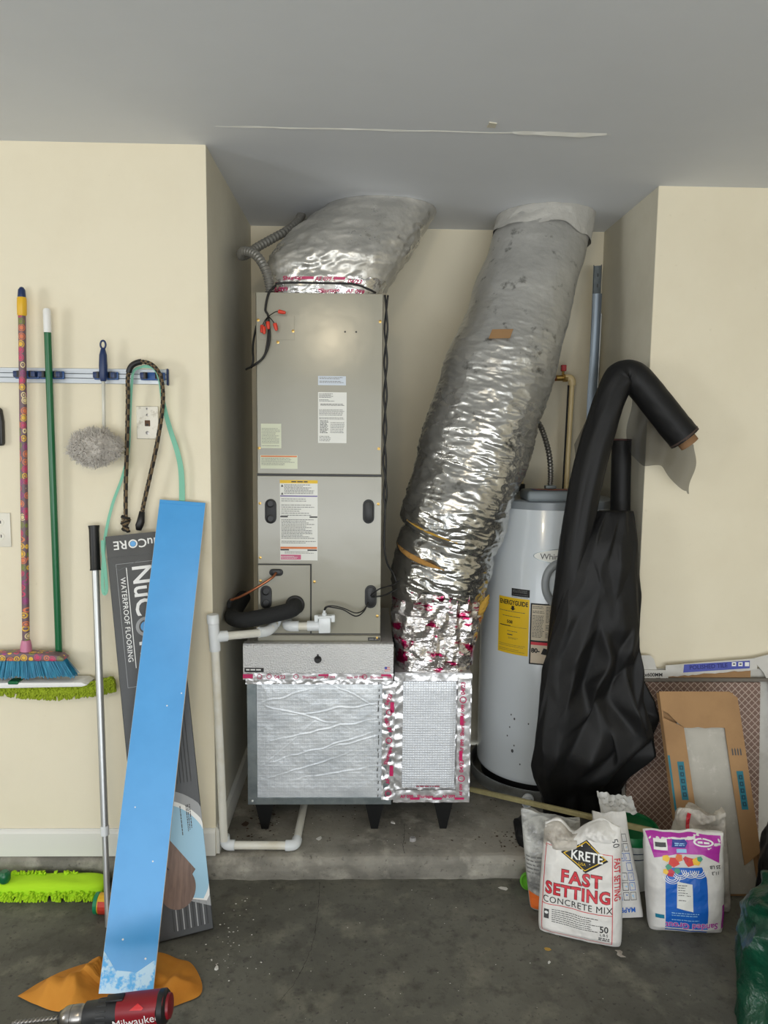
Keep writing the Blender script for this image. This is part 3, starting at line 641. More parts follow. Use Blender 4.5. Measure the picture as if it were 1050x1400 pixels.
obj('ceiling_cuff', grid(90, 10, ceil_cuff, True), M('dusty_white_duct_cuff', (196, 194, 188), .6, .25, bump=[(30, .6, .01)]), rd, smooth=True, label='dusty whitish cuff where the duct meets the ceiling')
# foil collar: crumpled tape from round duct to square box
def collar(u, v):
    a = 2*PI*u; z = .7205+.293*v; c, s = math.cos(a), math.sin(a)
    e = .35+.65*v; q = (abs(c)**(2/e*.9+.6)+abs(s)**(2/e*.9+.6))**(-1/(2/e*.9+.6)) if v < .7 else 1.0
    sx, sy = .134+.042*min(1, v*1.5), .17+.008*v; cx, cy = .268+.026*v, 2.850+.014*v
    k = .010*fz(c*4+2, s*4, z*12)+.012*ridge(c*3.2, s*3.2, z*9)-.004
    k *= .4 if v < .05 else 1
    return V((cx+(sx*q+k)*c, cy+(sy*q+k)*s, z+.01*nz(c*5, s*5)*(v > .9)))
obj('foil_collar', grid(140, 90, collar, True), CRUMPLE, rd, smooth=25, label='crumpled foil tape collar with magenta print')
def wool(u, v):
    t = u; z = 1.0-.125*t; a = -.55+.10*math.sin(t*9)*.3; wd = .022*math.sin(PI*min(1, t*1.1+.05))+.004
    x = .476-.045*t+(v-.5)*wd*1.3+.004*nz(t*20, v*6); y = 2.762+.02*t+(v-.5)*.012; return V((x, y-.004-.006*math.sin(PI*v)+.004*nz(t*30, v*9, 2), z))
obj('glass_wool', sheet(40, 8, wool, .004), WOOLY, rd, smooth=True, label='yellow glass wool poking from a torn seam')
def gash(zc, a0, a1, wd, seed):
    def f(u, v):
        a = a0+(a1-a0)*u; c, s = math.cos(a), math.sin(a); z = zc-.075*(u)+(v-.5)*wd*math.sin(PI*u)**.8; cx, cy, ra, rb = interp(RK, z)
        k = 1.045+.012*math.sin(PI*v)*math.sin(PI*u)-.004+.006*nz(u*30, v*4, seed); return V((cx+ra*k*c, cy+rb*k*s, z))
    return sheet(40, 6, f, .003)
obj('glass_wool', gash(1.185, -PI*.95, -PI*.53, .022, 3), M('tan_glass_wool', (172, 128, 66), .9, bump=[(80, .8, .01)]), rd, smooth=True, label='tan insulation showing through a split in the jacket')
obj('glass_wool', gash(1.285, -PI*.85, -PI*.5, .009, 6), WOOLY, rd, smooth=True)
# maker's tag glued on the jacket
zt = 1.995; cx, cy, ra, rb = interp(RK, zt)
for nm, (w_, h_), m_, hh in (('paper_tag', (.036, .018), KRAFT, .016),):
    def tagf(u, v):
        a = -PI*.5-.28+.17*(u-.5)*2; z = zt+(v-.5)*2*h_; x_, y_, r1, r2 = interp(RK, z); return V((x_+(r1+hh)*math.cos(a), y_+(r2+hh)*math.sin(a), z))
    tg = obj(nm, sheet(8, 4, tagf, .001), m_, rd, label='small tan paper tag')
# supply duct: from the cabinet top up into the ceiling, keys = z, cx, cy, rx, ry, squareness
SK = [(2.113, -.168, 2.99, .200, .225, 1.0), (2.15, -.166, 2.99, .210, .228, .95), (2.20, -.155, 2.995, .230, .236, .6), (2.26, -.132, 3.005, .246, .252, .35), (2.33, -.095, 3.035, .256, .25, .15), (2.40, -.055, 3.075, .256, .245, .05), (2.47, -.002, 3.125, .25, .235, 0), (2.541, .052, 3.185, .232, .205, 0)]
def sduct(u, v):
    z = 2.1145+(2.539-2.1145)*v; cx, cy, ra, rb, sq = interp(SK, z); a = 2*PI*u; c, s = math.cos(a), math.sin(a)
    p = 2+3*sq; q = (abs(c)**p+abs(s)**p)**(-1/p)
    k = (ridge(c*1.5, s*1.5, z*9)*.010+ridge(c*4, s*4, z*22)*.007+ridge(c*7, s*7, z*44)*.004)*(.35+.65*math.sin(PI*min(1, v*1.2)))
    return V((cx+(ra*q+k)*c, cy+(rb*q+k)*s, z))
sdt = thing('supply_flex_duct', 'short bulging silver foil supply duct on top of the air handler', 'duct', (-.168, 2.985, 2.113))
obj('jacket', grid(170, 110, sduct, True), JACKETD, sdt, smooth=True)
def sband(u, v):
    a = 2*PI*u; z = 2.1148+.072*v; cx, cy, ra, rb, sq = interp(SK, z); c, s = math.cos(a), math.sin(a); p = 2+3*sq; q = (abs(c)**p+abs(s)**p)**(-1/p)
    k = .004+.004*ridge(c*5, s*5, z*24)+.004*fz(c*7, s*7, z*30)+(.006*nz(c*6, s*6) if v > .9 else 0); return V((cx+(ra*q+k)*c, cy+(rb*q+k)*s, z+(.008*nz(c*5, s*5) if v > .9 else 0)))
obj('foil_tape', grid(170, 20, sband, True), foil_print('shiny_foil_tape_pink_print', (226, 224, 222), (190, 40, 96), 14, .615, .65), sdt, smooth=True, label='shiny foil tape with magenta print round the base')
class SMap:
    curved = True
    def __call__(s_, a, b, h=0.):
        cx, cy, ra, rb, sq = interp(SK, b); t = -PI/2+a/.23; c, s = math.cos(t), math.sin(t); p = 2+3*sq; q = (abs(c)**p+abs(s)**p)**(-1/p); return V((cx+(ra*q+h)*c, cy+(rb*q+h)*s, b))
for a_, b_, t_ in ((-.15, 2.135, 'AF 099'), (-.10, 2.175, 'Shurtape'), (.0, 2.172, 'AF 099'), (.03, 2.132, 'Shurtape'), (.11, 2.165, '04/23'), (.12, 2.13, 'AF 099')): text(t_, SMap(), a_, b_, .020, PINK, sdt, bold=.02, h=.0135, name='tape_print', rot=.05*math.sin(a_*40))
for a_ in (-.055, .055): patch(rect(a_-.02, a_+.02, 2.170, 2.180), SMap(), PINK, sdt, 'colour_block', .0132)
cdu = thing('corrugated_conduit', 'grey corrugated flexible conduit looping from the ceiling to the cabinet top', 'conduit', (-.36, 2.86, 2.11))
cp = smoothp([(-.352, 2.722, 2.118), (-.357, 2.718, 2.16), (-.375, 2.722, 2.21), (-.41, 2.75, 2.255), (-.455, 2.79, 2.275), (-.475, 2.84, 2.272), (-.462, 2.885, 2.285), (-.43, 2.94, 2.325), (-.385, 3.0, 2.37), (-.335, 3.07, 2.42), (-.298, 3.15, 2.475), (-.287, 3.22, 2.52), (-.285, 3.25, 2.538)], 26)
obj('corrugated_tube', tube(cp, .015, 14, rfun=lambda t, a: .0155+.0026*math.sin(t*len(cp)*PI*.36)), CONDUIT, cdu, smooth=True)
# ================================================================== WATER HEATER
HX, HY, HR = .778, 3.135, .268
wh = thing('water_heater', 'pale grey electric water heater tank standing in a drain pan', 'water heater', (HX, HY, .10))
obj('tank', lathe([(HR-.012, .165), (HR-.004, .168), (HR, .178), (HR, .185), (HR, 1.318), (HR-.002, 1.322)], UPF(HX, HY, 0), 96, True), TANK, wh, smooth=40)
obj('base_ring', lathe([(HR-.02, .115), (HR-.02, .165)], UPF(HX, HY, 0), 64), BLACK, wh, smooth=40)
obj('top_cap', lathe([(HR+.002, 1.316), (HR+.003, 1.346), (HR-.004, 1.352), (HR-.03, 1.353), (.02, 1.356)], UPF(HX, HY, 0), 96), TANKT, wh, smooth=40)
cov = obj('junction_cover', fbox(Fr((.752, 2.93, 1.352), (1, 0, 0), (0, 1, 0), (0, 0, 1)), -.115, .115, -.075, .085, 0, .042, .014, 4), LIDG, wh, smooth=45)
FCV = Fr((.752, 2.93, 1.3945), (1, 0, 0), (0, 1, 0)); patch(rect(-.085, .075, -.05, .045), FCV, M('blue_warning_print', (40, 56, 120), .5), cov, 'warning_label'); patch([(-.075, .03), (-.06, -.01), (.0, -.03), (.06, -.01), (.07, .03), (0, .04)], FCV, ORG, cov, 'warning_band', .0008)
print_lines(FCV, -.05, .05, -.004, .022, 1, M('dark_blue_ink', (40, 44, 90), .5), cov, rag=0, h=.0012); print_lines(FCV, -.03, .06, -.046, -.034, 2, ORG, cov, seed=2)
class Cyl:
    curved = True
    def __init__(s, r, th0): s.r, s.t = r, th0
    def __call__(s, a, b, h=0.):
        t = s.t+a/s.r; return V((HX+(s.r+h)*math.sin(t), HY-(s.r+h)*math.cos(t), b))
CT = Cyl(HR, -.125)
# oval maker badge
bd = patch([(.098*math.copysign(abs(math.cos(2*PI*k/32))**1.5, math.cos(2*PI*k/32))+.028, 1.132+.028*math.sin(2*PI*k/32)) for k in range(32)], CT, PAPER, wh, 'maker_badge', .001, .01)
patch([(.102*math.copysign(abs(math.cos(2*PI*k/32))**1.5, math.cos(2*PI*k/32))+.028, 1.132+.031*math.sin(2*PI*k/32)) for k in range(32)], CT, GALV, bd, 'badge_rim', .0005, .01)
text('Whirlpool', CT, .022, 1.130, .034, INK, bd, h=.0016, step=.008, sp=.95); print_lines(CT, .01, .06, 1.108, 1.116, 1, INKG, bd, h=.0016, rag=0)
# thermostat cover ring
ringp_ = obj('element_cover', (lambda P: P)(join(*[grid(48, 13, lambda u, v: CT(.033+(.060+.017*math.cos(2*PI*v))*math.cos(2*PI*u)*.92, 1.022+(.082+.018*math.cos(2*PI*v))*math.sin(2*PI*u), .006+.013*math.sin(2*PI*v)), True)])), RINGG, wh, smooth=True)
patch(disc(.033, 1.022, .046, 32, .068), CT, TANK, wh, 'cover_plate', .006, .008)
# yellow guide label, black and white warning panels
yg = patch(rect(-.222, -.082, .714, .950), CT, YEL, wh, 'energy_label', .0006, .01, label='yellow energy guide label')
text('ENERGYGUIDE', CT, -.152, .928, .0265, INKB, yg, bold=.03, h=.0012, step=.008, xs=.73); patch([(-.158, .916), (-.146, .916), (-.146, .906), (-.140, .906), (-.152, .896), (-.164, .906), (-.158, .906)], CT, INKB, yg, 'arrow', .0012)
text('508', CT, -.165, .847, .018, INKB, yg, bold=.03, h=.0012); patch(rect(-.213, -.160, .829, .832), CT, INKB, yg, 'rule', .0012); patch(rect(-.213, -.09, .8285, .8297), CT, INK, yg, 'rule', .0012)
patch(rect(-.175, -.15, .792, .796), CT, INK, yg, 'rule', .0012); print_lines(CT, -.215, -.09, .888, .896, 1, INK, yg, seed=4, fill=.3, h=.0012); print_lines(CT, -.20, -.10, .868, .874, 1, INK, yg, seed=5, fill=.4, h=.0012)
print_lines(CT, -.175, -.115, .806, .812, 1, INK, yg, seed=6, fill=.4, h=.0012); print_lines(CT, -.17, -.12, .776, .784, 2, INK, yg, seed=7, fill=.35, h=.0012); print_lines(CT, -.215, -.09, .722, .762, 6, INK, yg, seed=8, fill=.22, h=.0012)
bl = patch(rect(-.160, -.082, .958, .990), CT, BLACK, wh, 'black_label', .0006, .01); print_lines(CT, -.155, -.088, .963, .986, 5, INKG, bl, seed=9, fill=.4, h=.0012, rag=.1); print_lines(CT, -.158, -.084, .952, .957, 1, INKG, wh, seed=29, fill=.4, h=.0012, rag=.1)
wp = patch(rect(-.077, .15, .684, .938), CT, INKB, wh, 'warning_panel', .0006, .01)
patch(rect(-.071, .144, .785, .932), CT, M('tan_label_paper', (196, 184, 160), .6), wp, 'panel_text', .001, .01); patch(rect(-.071, .144, .690, .778), CT, M('tan_label_paper2', (206, 190, 168), .6), wp, 'panel_text', .001, .01)
patch(rect(-.071, .144, .766, .778), CT, SACKRED, wp, 'red_band', .0014, .01); print_lines(CT, -.068, -.02, .79, .928, 22, INK, wp, seed=10, fill=.4, h=.0016, rag=.2); print_lines(CT, -.015, .14, .79, .928, 22, INK, wp, seed=12, fill=.4, h=.0016, rag=.2)
text('80-', CT, -.052, .742, .026, INKB, wp, bold=.04, h=.0016); patch([(-.03, .73), (-.02, .755), (.0, .75), (.01, .735), (-.005, .725)], CT, INKB, wp, 'pictogram', .0016); patch(disc(.0, .705, .012), CT, INKB, wp, 'pictogram', .0016)
# scuffs on the enamel
for a, b, r in ((-.135, .30, .006), (-.128, .325, .003), (-.16, .36, .003), (-.15, .40, .003), (-.10, .25, .003), (-.07, .43, .003), (-.13, .44, .004), (-.145, .455, .003)): patch(disc(a, b, r, 7, r*1.4), CT, INK, wh, 'chip', .0006, .02)
pn = thing('drain_pan', 'round galvanised drain pan under the water heater', 'pan', (HX, HY, .10))
obj('pan_body', lathe([(.283, .1005), (.292, .103), (.296, .150), (.301, .153), (.301, .158), (.294, .158), (.290, .150), (.286, .106), (.05, .105)], UPF(HX, HY, 0), 72, True), PAN, pn, smooth=40)
obj('drain_spout', lathe([(.026, 0), (.026, .012), (.02, .014), (.02, .035), (.015, .035), (.015, .02)], Fr((HX-.105, HY-.296, .128), (1, 0, 0), (0, 0, 1), (-.3, -1, 0)), 16), PVCF, pn, smooth=40)
# pipes over the heater
wp_ = thing('water_supply_pipe', 'cream plastic water pipe with a red handled valve in the wall', 'pipe', (.92, 3.33, 1.35))
obj('riser', tube([(.9185, 3.33, 1.356), (.928, 3.33, 1.855)], .0115, 14), CPVC, wp_, smooth=50)
elbow('elbow', (.928, 3.33, 1.872), (0, 0, -1), (-1, 0, .02), .0165, wp_, .034, CPVC)
obj('valve_body', join(tube([(.905, 3.33, 1.872), (.855, 3.33, 1.870)], .013, 14), lathe([(.017, 0), (.017, .02)], Fr((.885, 3.33, 1.871), (0, 1, 0), (0, 0, 1), (1, 0, 0)), 8)), BRASS, wp_, smooth=40)
obj('stub', tube([(.86, 3.33, 1.870), (.835, 3.345, 1.868), (.825, 3.40, 1.868), (.825, 3.439, 1.868)], .0125, 14), COPPER, wp_, smooth=50)
obj('valve_stem', tube([(.885, 3.33, 1.885), (.886, 3.33, 1.905)], .006, 8), BRASS, wp_)
obj('valve_handle', fbox(Fr((.8865, 3.33, 1.913), (1, 0, 0), (0, 1, 0), (0, 0, 1)), -.011, .011, -.012, .012, -.012, .016, .003, 2), M('red_valve_handle', (176, 28, 32), .4), wp_)
obj('insulation_strip', tube([(.905, 3.335, 1.36), (.913, 3.335, 1.84)], .004, 8), RUB, wp_)
pp = thing('hot_water_pipe', 'cream plastic pipe rising behind the flexible duct at the heater', 'pipe', (.70, 3.25, 1.35))
obj('riser', tube([(.708, 3.32, 1.36), (.712, 3.32, 1.95)], .0115, 14), CPVC, pp, smooth=50)
obj('nut', lathe([(.019, 0), (.019, .03), (.014, .034)], UPF(.708, 3.32, 1.3585), 8), BLACK, pp)
ac = thing('armoured_cable', 'ribbed steel armoured cable dropping to the heater cover', 'cable', (.76, 2.97, 1.39))
ap = smoothp([(.752, 2.965, 1.405), (.753, 2.97, 1.46), (.753, 3.0, 1.53), (.745, 3.05, 1.60), (.73, 3.10, 1.66), (.70, 3.20, 1.73), (.66, 3.30, 1.78), (.62, 3.40, 1.8)], 22)
obj('cable', tube(ap, .0115, 12, rfun=lambda t, a: .0105+.002*math.sin(t*len(ap)*PI*.5)), ARMOR, ac, smooth=True)
obj('clamp', fbox(Fr((.752, 2.965, 1.404), (1, 0, 0), (0, 1, 0), (0, 0, 1)), -.022, .022, -.014, .014, -.008, .006, .002), GALV, ac)
ch_ = thing('metal_channel', 'long zinc metal channel standing in the corner of the niche', 'metal channel', (1.045, 3.2, .10))
TOPC, BOTC = V((1.023, 3.31, 2.361)), V((1.058, 3.43, .10)); vv = (TOPC-BOTC).normalized(); FCH = Fr(BOTC, (1, -.4, 0), vv); LC = (TOPC-BOTC).length
TOPC = TOPC
obj('web', fbox(FCH, -.022, .012, 0, LC, -.002, 0), GALVD, ch_); obj('flange', fbox(FCH, -.022, -.020, 0, LC, 0, .03), GALVD, ch_); obj('flange', fbox(FCH, .010, .012, 0, LC, 0, .03), GALVD, ch_)
for k in range(22): obj('slot', prism(FCH, stadium(-.004, LC-.04-k*.045, .003, .008, 4), .0002, .0012), BLACK, ch_)
st2 = thing('sheet_metal_strip', 'narrow bluish sheet metal strip with a curled edge leaning by the channel', 'metal strip', (.99, 3.2, .10))
TS, BS = V((1.010, 3.26, 2.231)), V((1.030, 3.385, .10)); vs_ = (TS-BS).normalized(); FS2 = Fr(BS, (1, -.1, 0), vs_); LS = (TS-BS).length
obj('strip', grid(6, 40, lambda u, v: FS2(-.022+.036*u-.010*max(0, v-.86)/.14*(1-u)+.006*math.sin(v*14)*(1-u), LS*v, .006*math.sin(PI*u)*v+.003)), M('blue_grey_sheet_metal', (118, 128, 138), .4, .6), st2, smooth=True)
obj('curled_edge', tube([FS2(.015, LS*v, .007) for v in (.0, .3, .6, .9, .96)], .0035, 8), PAN, st2)
# ================================================================== BLACK LANDSCAPE FABRIC
lf = thing('landscape_fabric_roll', 'black landscape fabric roll folded over at the top with a cardboard core', 'fabric roll', (.80, 2.68, .10))
rp = smoothp([(.745, 2.735, .45), (.755, 2.72, .65), (.765, 2.71, .9), (.790, 2.708, 1.2), (.835, 2.71, 1.5), (.885, 2.715, 1.70), (.925, 2.72, 1.815), (.958, 2.72, 1.848), (1.0, 2.718, 1.82), (1.06, 2.712, 1.752), (1.13, 2.70, 1.665), (1.178, 2.69, 1.607)], 10)
def rr(t, a):
    k = .058-.012*math.exp(-((t-.63)/.05)**2)
    if t < .58: k *= 1.0+.16*nz(math.cos(a)*1.7, math.sin(a)*1.7, t*7)+.07*nz(math.cos(a)*5, math.sin(a)*5, t*16)
    return k*(1+.03*nz(math.cos(a)*3, math.sin(a)*3, t*30))
obj('rolled_fabric', tube(rp, .05, 40, rfun=rr), FAB, lf, smooth=50)
e0, e1 = V((1.175, 2.691, 1.611)), V((1.212, 2.684, 1.566)); dd = (e1-e0).normalized()
obj('cardboard_core', join(lathe([(.036, -.01), (.036, .032), (.029, .032), (.029, -.02)], Fr(e0, dd.orthogonal(), dd.cross(dd.orthogonal()), dd), 28, False)), KRAFTI, lf, smooth=40, label='brown cardboard core of the roll')
obj('rolled_edge', lathe([(.060, -.006), (.058, .003), (.052, .004), (.050, -.004)], Fr(e0, dd.orthogonal(), dd.cross(dd.orthogonal()), dd), 32), M('dark_brown_fabric_edge', (70, 56, 50), .7), lf, smooth=40)
# the sheer flap under the arm of the roll
def flap(u, v):
    x = .985+.235*u; top = 1.79-.205*u; bot = (1.55-.13*u-.02*math.sin(u*9)) if u < .95 else 1.40
    z = top+(bot-top)*v; return V((x+.008*math.sin(v*7+u*5), 2.735-.03*u+.012*math.sin(u*17+v*3), z))
obj('sheer_flap', grid(40, 20, flap), FABT, lf, smooth=True, label='sheer single layer of fabric hanging off the roll')
def lfringe(u, v):
    pts = [(.93, 1.84, .905), (.845, 1.70, .90), (.785, 1.58, .875), (.795, 1.46, .85), (.765, 1.32, .81), (.745, 1.22, .78), (.745, 1.15, .765)]
    s = v*(len(pts)-1); i = min(int(s), len(pts)-2); t = s-i; xl = pts[i][0]*(1-t)+pts[i+1][0]*t; z = pts[i][1]*(1-t)+pts[i+1][1]*t; xr = pts[i][2]*(1-t)+pts[i+1][2]*t
    return V((xl+(xr-xl)*u, 2.755+.015*math.sin(v*9+u*3), z))
obj('sheer_flap', grid(14, 40, lfringe), FABT, lf, smooth=True)
# a shorter roll behind
l2 = thing('short_fabric_roll', 'shorter black fabric roll standing upright between the heater and the niche wall', 'fabric roll', (1.02, 2.895, .10))
obj('rolled_fabric', tube(smoothp([(1.032, 2.862, .105), (1.03, 2.868, .5), (1.025, 2.88, 1.0), (1.016, 2.892, 1.45), (1.013, 2.895, 1.595)], 12), .038, 28, rfun=lambda t, a: .038*(1+.05*nz(math.cos(a)*2, math.sin(a)*2, t*9))), FAB, l2, smooth=50)
obj('rolled_edge', lathe([(.030, 0), (.039, .002), (.039, .006), (.034, .008), (.034, .001)], UPF(1.013, 2.895, 1.595), 28), M('dark_rust_edge', (72, 40, 36), .7), l2, smooth=40)
# loose sheet bunched round the rolls, keys: z, x left, x right, y mid, half depth
fbn = lf
BK = [(.10, .72, 1.005, 2.765, .040), (.17, .715, 1.01, 2.76, .045), (.24, .68, 1.008, 2.735, .055), (.34, .645, 1.015, 2.685, .065), (.40, .648, 1.06, 2.66, .068), (.44, .65, 1.125, 2.655, .070), (.55, .66, 1.09, 2.665, .072), (.70, .675, 1.05, 2.68, .075), (.85, .70, 1.038, 2.685, .072), (1.0, .73, 1.035, 2.69, .07), (1.15, .77, 1.02, 2.69, .065), (1.25, .81, 1.015, 2.695, .058), (1.315, .84, 1.008, 2.70, .05), (1.335, .87, 1.0, 2.705, .03)]
def bunch_base(u, v):
    z = .10+1.235*v; x0, x1, ym, hd = interp(BK, z); a = 2*PI*u; c, s = math.cos(a), math.sin(a); p = 2.6; q = (abs(c)**p+abs(s)**p)**(-1/p)
    return V(((x0+x1)/2+(x1-x0)/2*c*q, ym+hd*s*q, z)), V((c*.35, s, 0)).normalized()
def bunch_mesh():
    """angular folds: a coarse jittered skin with sharp creases, then refined"""
    rn = random.Random(17); nu, nv = 24, 13; bm = bmesh.new(); rows = []
    for j in range(nv):
        row = []
        for i in range(nu):
            u = (i+(rn.uniform(-.42, .42) if 0 < j < nv-1 else 0)+j*.22)/nu; v = (j+(rn.uniform(-.38, .38) if 0 < j < nv-1 else 0))/(nv-1)
            p, n = bunch_base(u % 1, v); z = p.z; cr = max(.2, min(1, (1.05-z)/.35)); am = .030*cr*(.5 if j < 2 else 1)
            smooth_left = max(.25, min(1, (p.x-.70)/.10)); d = (rn.uniform(-1, 1)*1.1+(1 if i % 2 else -1)*.35)*am*smooth_left
            row.append(bm.verts.new(p+n*d*(1 if n.y < .2 else .25)))
        rows.append(row)
    for j in range(nv-1):
        for i in range(nu):
            a, b, c, d = rows[j][i], rows[j][(i+1) % nu], rows[j+1][(i+1) % nu], rows[j+1][i]
            if rn.random() < .5: bm.faces.new((a, b, c)); bm.faces.new((a, c, d))
            else: bm.faces.new((a, b, d)); bm.faces.new((b, c, d))
    bm.faces.new(rows[-1])
    bmesh.ops.triangulate(bm, faces=bm.faces[:])
    bmesh.ops.subdivide_edges(bm, edges=bm.edges[:], cuts=5, use_grid_fill=True)
    bmesh.ops.smooth_vert(bm, verts=bm.verts[:], factor=.5, use_axis_x=True, use_axis_y=True, use_axis_z=True)
    bmesh.ops.smooth_vert(bm, verts=bm.verts[:], factor=.4, use_axis_x=True, use_axis_y=True, use_axis_z=True)
    for v in bm.verts: v.co += V((0, -1, 0))*.004*(fz(v.co.x*14, v.co.y*14, v.co.z*10))
    return bmvf(bm)
bo = obj('loose_sheet', bunch_mesh(), FAB, fbn, smooth=True, label='bunched loose sheet with angular folds')
def foot(u, v):
    a = 2*PI*u; t = v*PI/2; c, s = math.cos(a), math.sin(a); p = 3; q = (abs(c)**p+abs(s)**p)**(-1/p)
    rr_ = math.cos(t)**.5; x = .70+.125*c*q*rr_-.02*math.sin(t); y = 2.585+.075*s*q*rr_+.03*math.sin(t); z = .101+.058*math.sin(t)**.8
    k = .010*ridge(x*14, y*14, z*10)*math.sin(t*2); return V((x+k*c, y+k*s, max(.1005, z+k)))
obj('folded_foot', grid(70, 30, foot, True), FAB, fbn, smooth=50)
# ================================================================== TILE CARTONS ON THE RIGHT
def lean(x, y0, ytop, z1, roll=0.):
    v = V((roll, ytop-y0, z1)).normalized(); return Fr((x, y0, 0), V((1, 0, 0)), v)
tl = thing('porcelain_tile', 'large square tile showing its brown lattice patterned back, leaning on the wall', 'tile', (1.3, 2.67, 0))
FTL = lean(1.035, 2.70, 2.765, .66); obj('tile_slab', fbox(FTL, 0, .53, .003, .655, -.010, 0, .001), TILEB, tl)
tc_ = thing('tile_carton', 'torn white and blue carton for polished tiles behind the lattice tile', 'carton', (1.3, 2.74, 0))
FK = lean(1.03, 2.737, 2.797, .72); 
obj('back_board', fbox(FK, 0, .66, .002, .70, -.006, 0), CARTW, tc_)
def ragged(F, a0, a1, b0, b1, h0, h1, seed, n=24, amp=.008, tilt=0):
    top = [(a0+(a1-a0)*i/n, b1+tilt*i/n) for i in range(n+1)]; bot = [(a1-(a1-a0)*i/n, b0+tilt*(1-i/n)+amp*nz(i*.7, seed)) for i in range(n+1)]
    return prism(F, top+bot, h0, h1)
f1 = obj('torn_flap', ragged(FK, 0, .165, .668, .700, .026, .029, 3), CARTW, tc_, label='torn carton strip with size print')
f2 = obj('torn_flap', ragged(FK, .155, .52, .672, .718, .024, .027, 5, tilt=.03), CARTW, tc_, label='torn carton strip with blue panel')
f3 = obj('side_flap', prism(FK, [(.50, .745), (.62, .775), (.655, .5), (.60, .3), (.585, .62), (.548, .69)], .020, .024), CARTW, tc_)
patch([(.575, .63), (.605, .62), (.622, .50), (.596, .51)], FK, BLUEP, f3, 'blue_print', .0245)
obj('tab', prism(FK, [(.048, .69), (.05, .745), (.06, .757), (.095, .757), (.11, .742), (.126, .69)], .018, .021), CARTW, tc_, label='rounded white cardboard tab sticking up')
text('600x600MM', FK, .092, .681, .020, INKB, f1, bold=.02, h=.0295)
bp_ = patch([(.225, .690), (.49, .708), (.49, .738), (.228, .722)], FK, BLUEP, f2, 'blue_panel', .0275); text('POLISHED TILE', FK, .325, .714, .023, M('deep_blue_ink', (34, 40, 110), .6), bp_, rot=.065, bold=.02, h=.028)
for k in range(3): patch(rect(.418+k*.026, .435+k*.026, .716, .732), FK, WHITE, bp_, 'care_icon', .028); 
for k in range(2): patch(rect(.422+k*.026, .431+k*.026, .722, .727), FK, INKB, bp_, 'care_icon', .0284)
obj('inner_board', fbox(FK, .17, .5, .64, .70, .012, .016), KRAFT, tc_)
obj('dark_lining', fbox(FK, .0, .58, .655, .668, .010, .030), M('grey_board_edge', (112, 106, 98), .8), tc_)
cb = thing('cardboard_carton', 'open kraft cardboard carton with teal labels leaning in front of the lattice tile', 'carton', (1.25, 2.5, 0))
FCB = lean(1.272, 2.385, 2.590, .66, -.045); FCB.v = FCB.v*1.10
obj('tray', fbox(FCB, -.135, .145, .004, .640, -.016, -.008), KRAFT, cb)
obj('left_wall', fbox(FCB, -.140, -.135, .004, .640, -.016, .012), KRAFT, cb); obj('right_wall', fbox(FCB, .145, .150, .004, .60, -.016, .012), KRAFT, cb)
lfp = obj('left_flap', prism(FCB, [(-.140, .02), (-.060, .02), (-.066, .53), (-.138, .56)], .010, .013), KRAFT, cb)
rfp = obj('right_flap', prism(FCB, [(.085, .10), (.150, .14), (.150, .60), (.085, .58)], .010, .013), KRAFT, cb)
obj('top_flap', prism(FCB, [(-.142, .645)]+[(.12, .645), (.147, .625), (.145, .528)]+[(.145-.01-.20*i/8, .528+.004*nz(i*.9, 4)) for i in range(9)]+[(-.09, .545), (-.12, .575), (-.142, .585)], .0135, .017), KRAFT, cb)
for F_, a, b in ((lfp, -.095, .36), (rfp, .117, .33)):
    q_ = patch([(a-.013, b-.06), (a+.011, b-.06), (a+.011, b+.06), (a-.013, b+.06)], FCB, TEALP, F_, 'teal_label', .0136); obj('label_print', join(*[([FCB(a-.008, b-.05+.021*j, .0142), FCB(a+.006, b-.05+.021*j, .0142), FCB(a+.006, b-.036+.021*j, .0142), FCB(a-.008, b-.036+.021*j, .0142), FCB(a-.003, b-.046+.021*j, .0142), FCB(a+.002, b-.046+.021*j, .0142), FCB(a+.002, b-.040+.021*j, .0142), FCB(a-.003, b-.040+.021*j, .0142)], [[0, 1, 5, 4], [1, 2, 6, 5], [2, 3, 7, 6], [3, 0, 4, 7]]) for j in range(5)]), M('dark_teal_ink', (16, 66, 84), .6), q_)
patch(rect(-.1395, -.132, .16, .44), FCB, TEALP, lfp, 'teal_stripe', .0136)
for k in range(4): patch([(.098+k*.010, .44), (.103+k*.010, .44), (.103+k*.010, .458), (.1005+k*.010, .464), (.098+k*.010, .458)], FCB, INK, rfp, 'handling_mark', .0136)
gt = thing('stone_tile', 'grey beige stone tile lying inside the open kraft carton', 'tile', (1.25, 2.5, 0)); obj('tile_slab', fbox(FCB, -.085, .125, .012, .600, -.0075, .0025, .001), TILEG, gt)
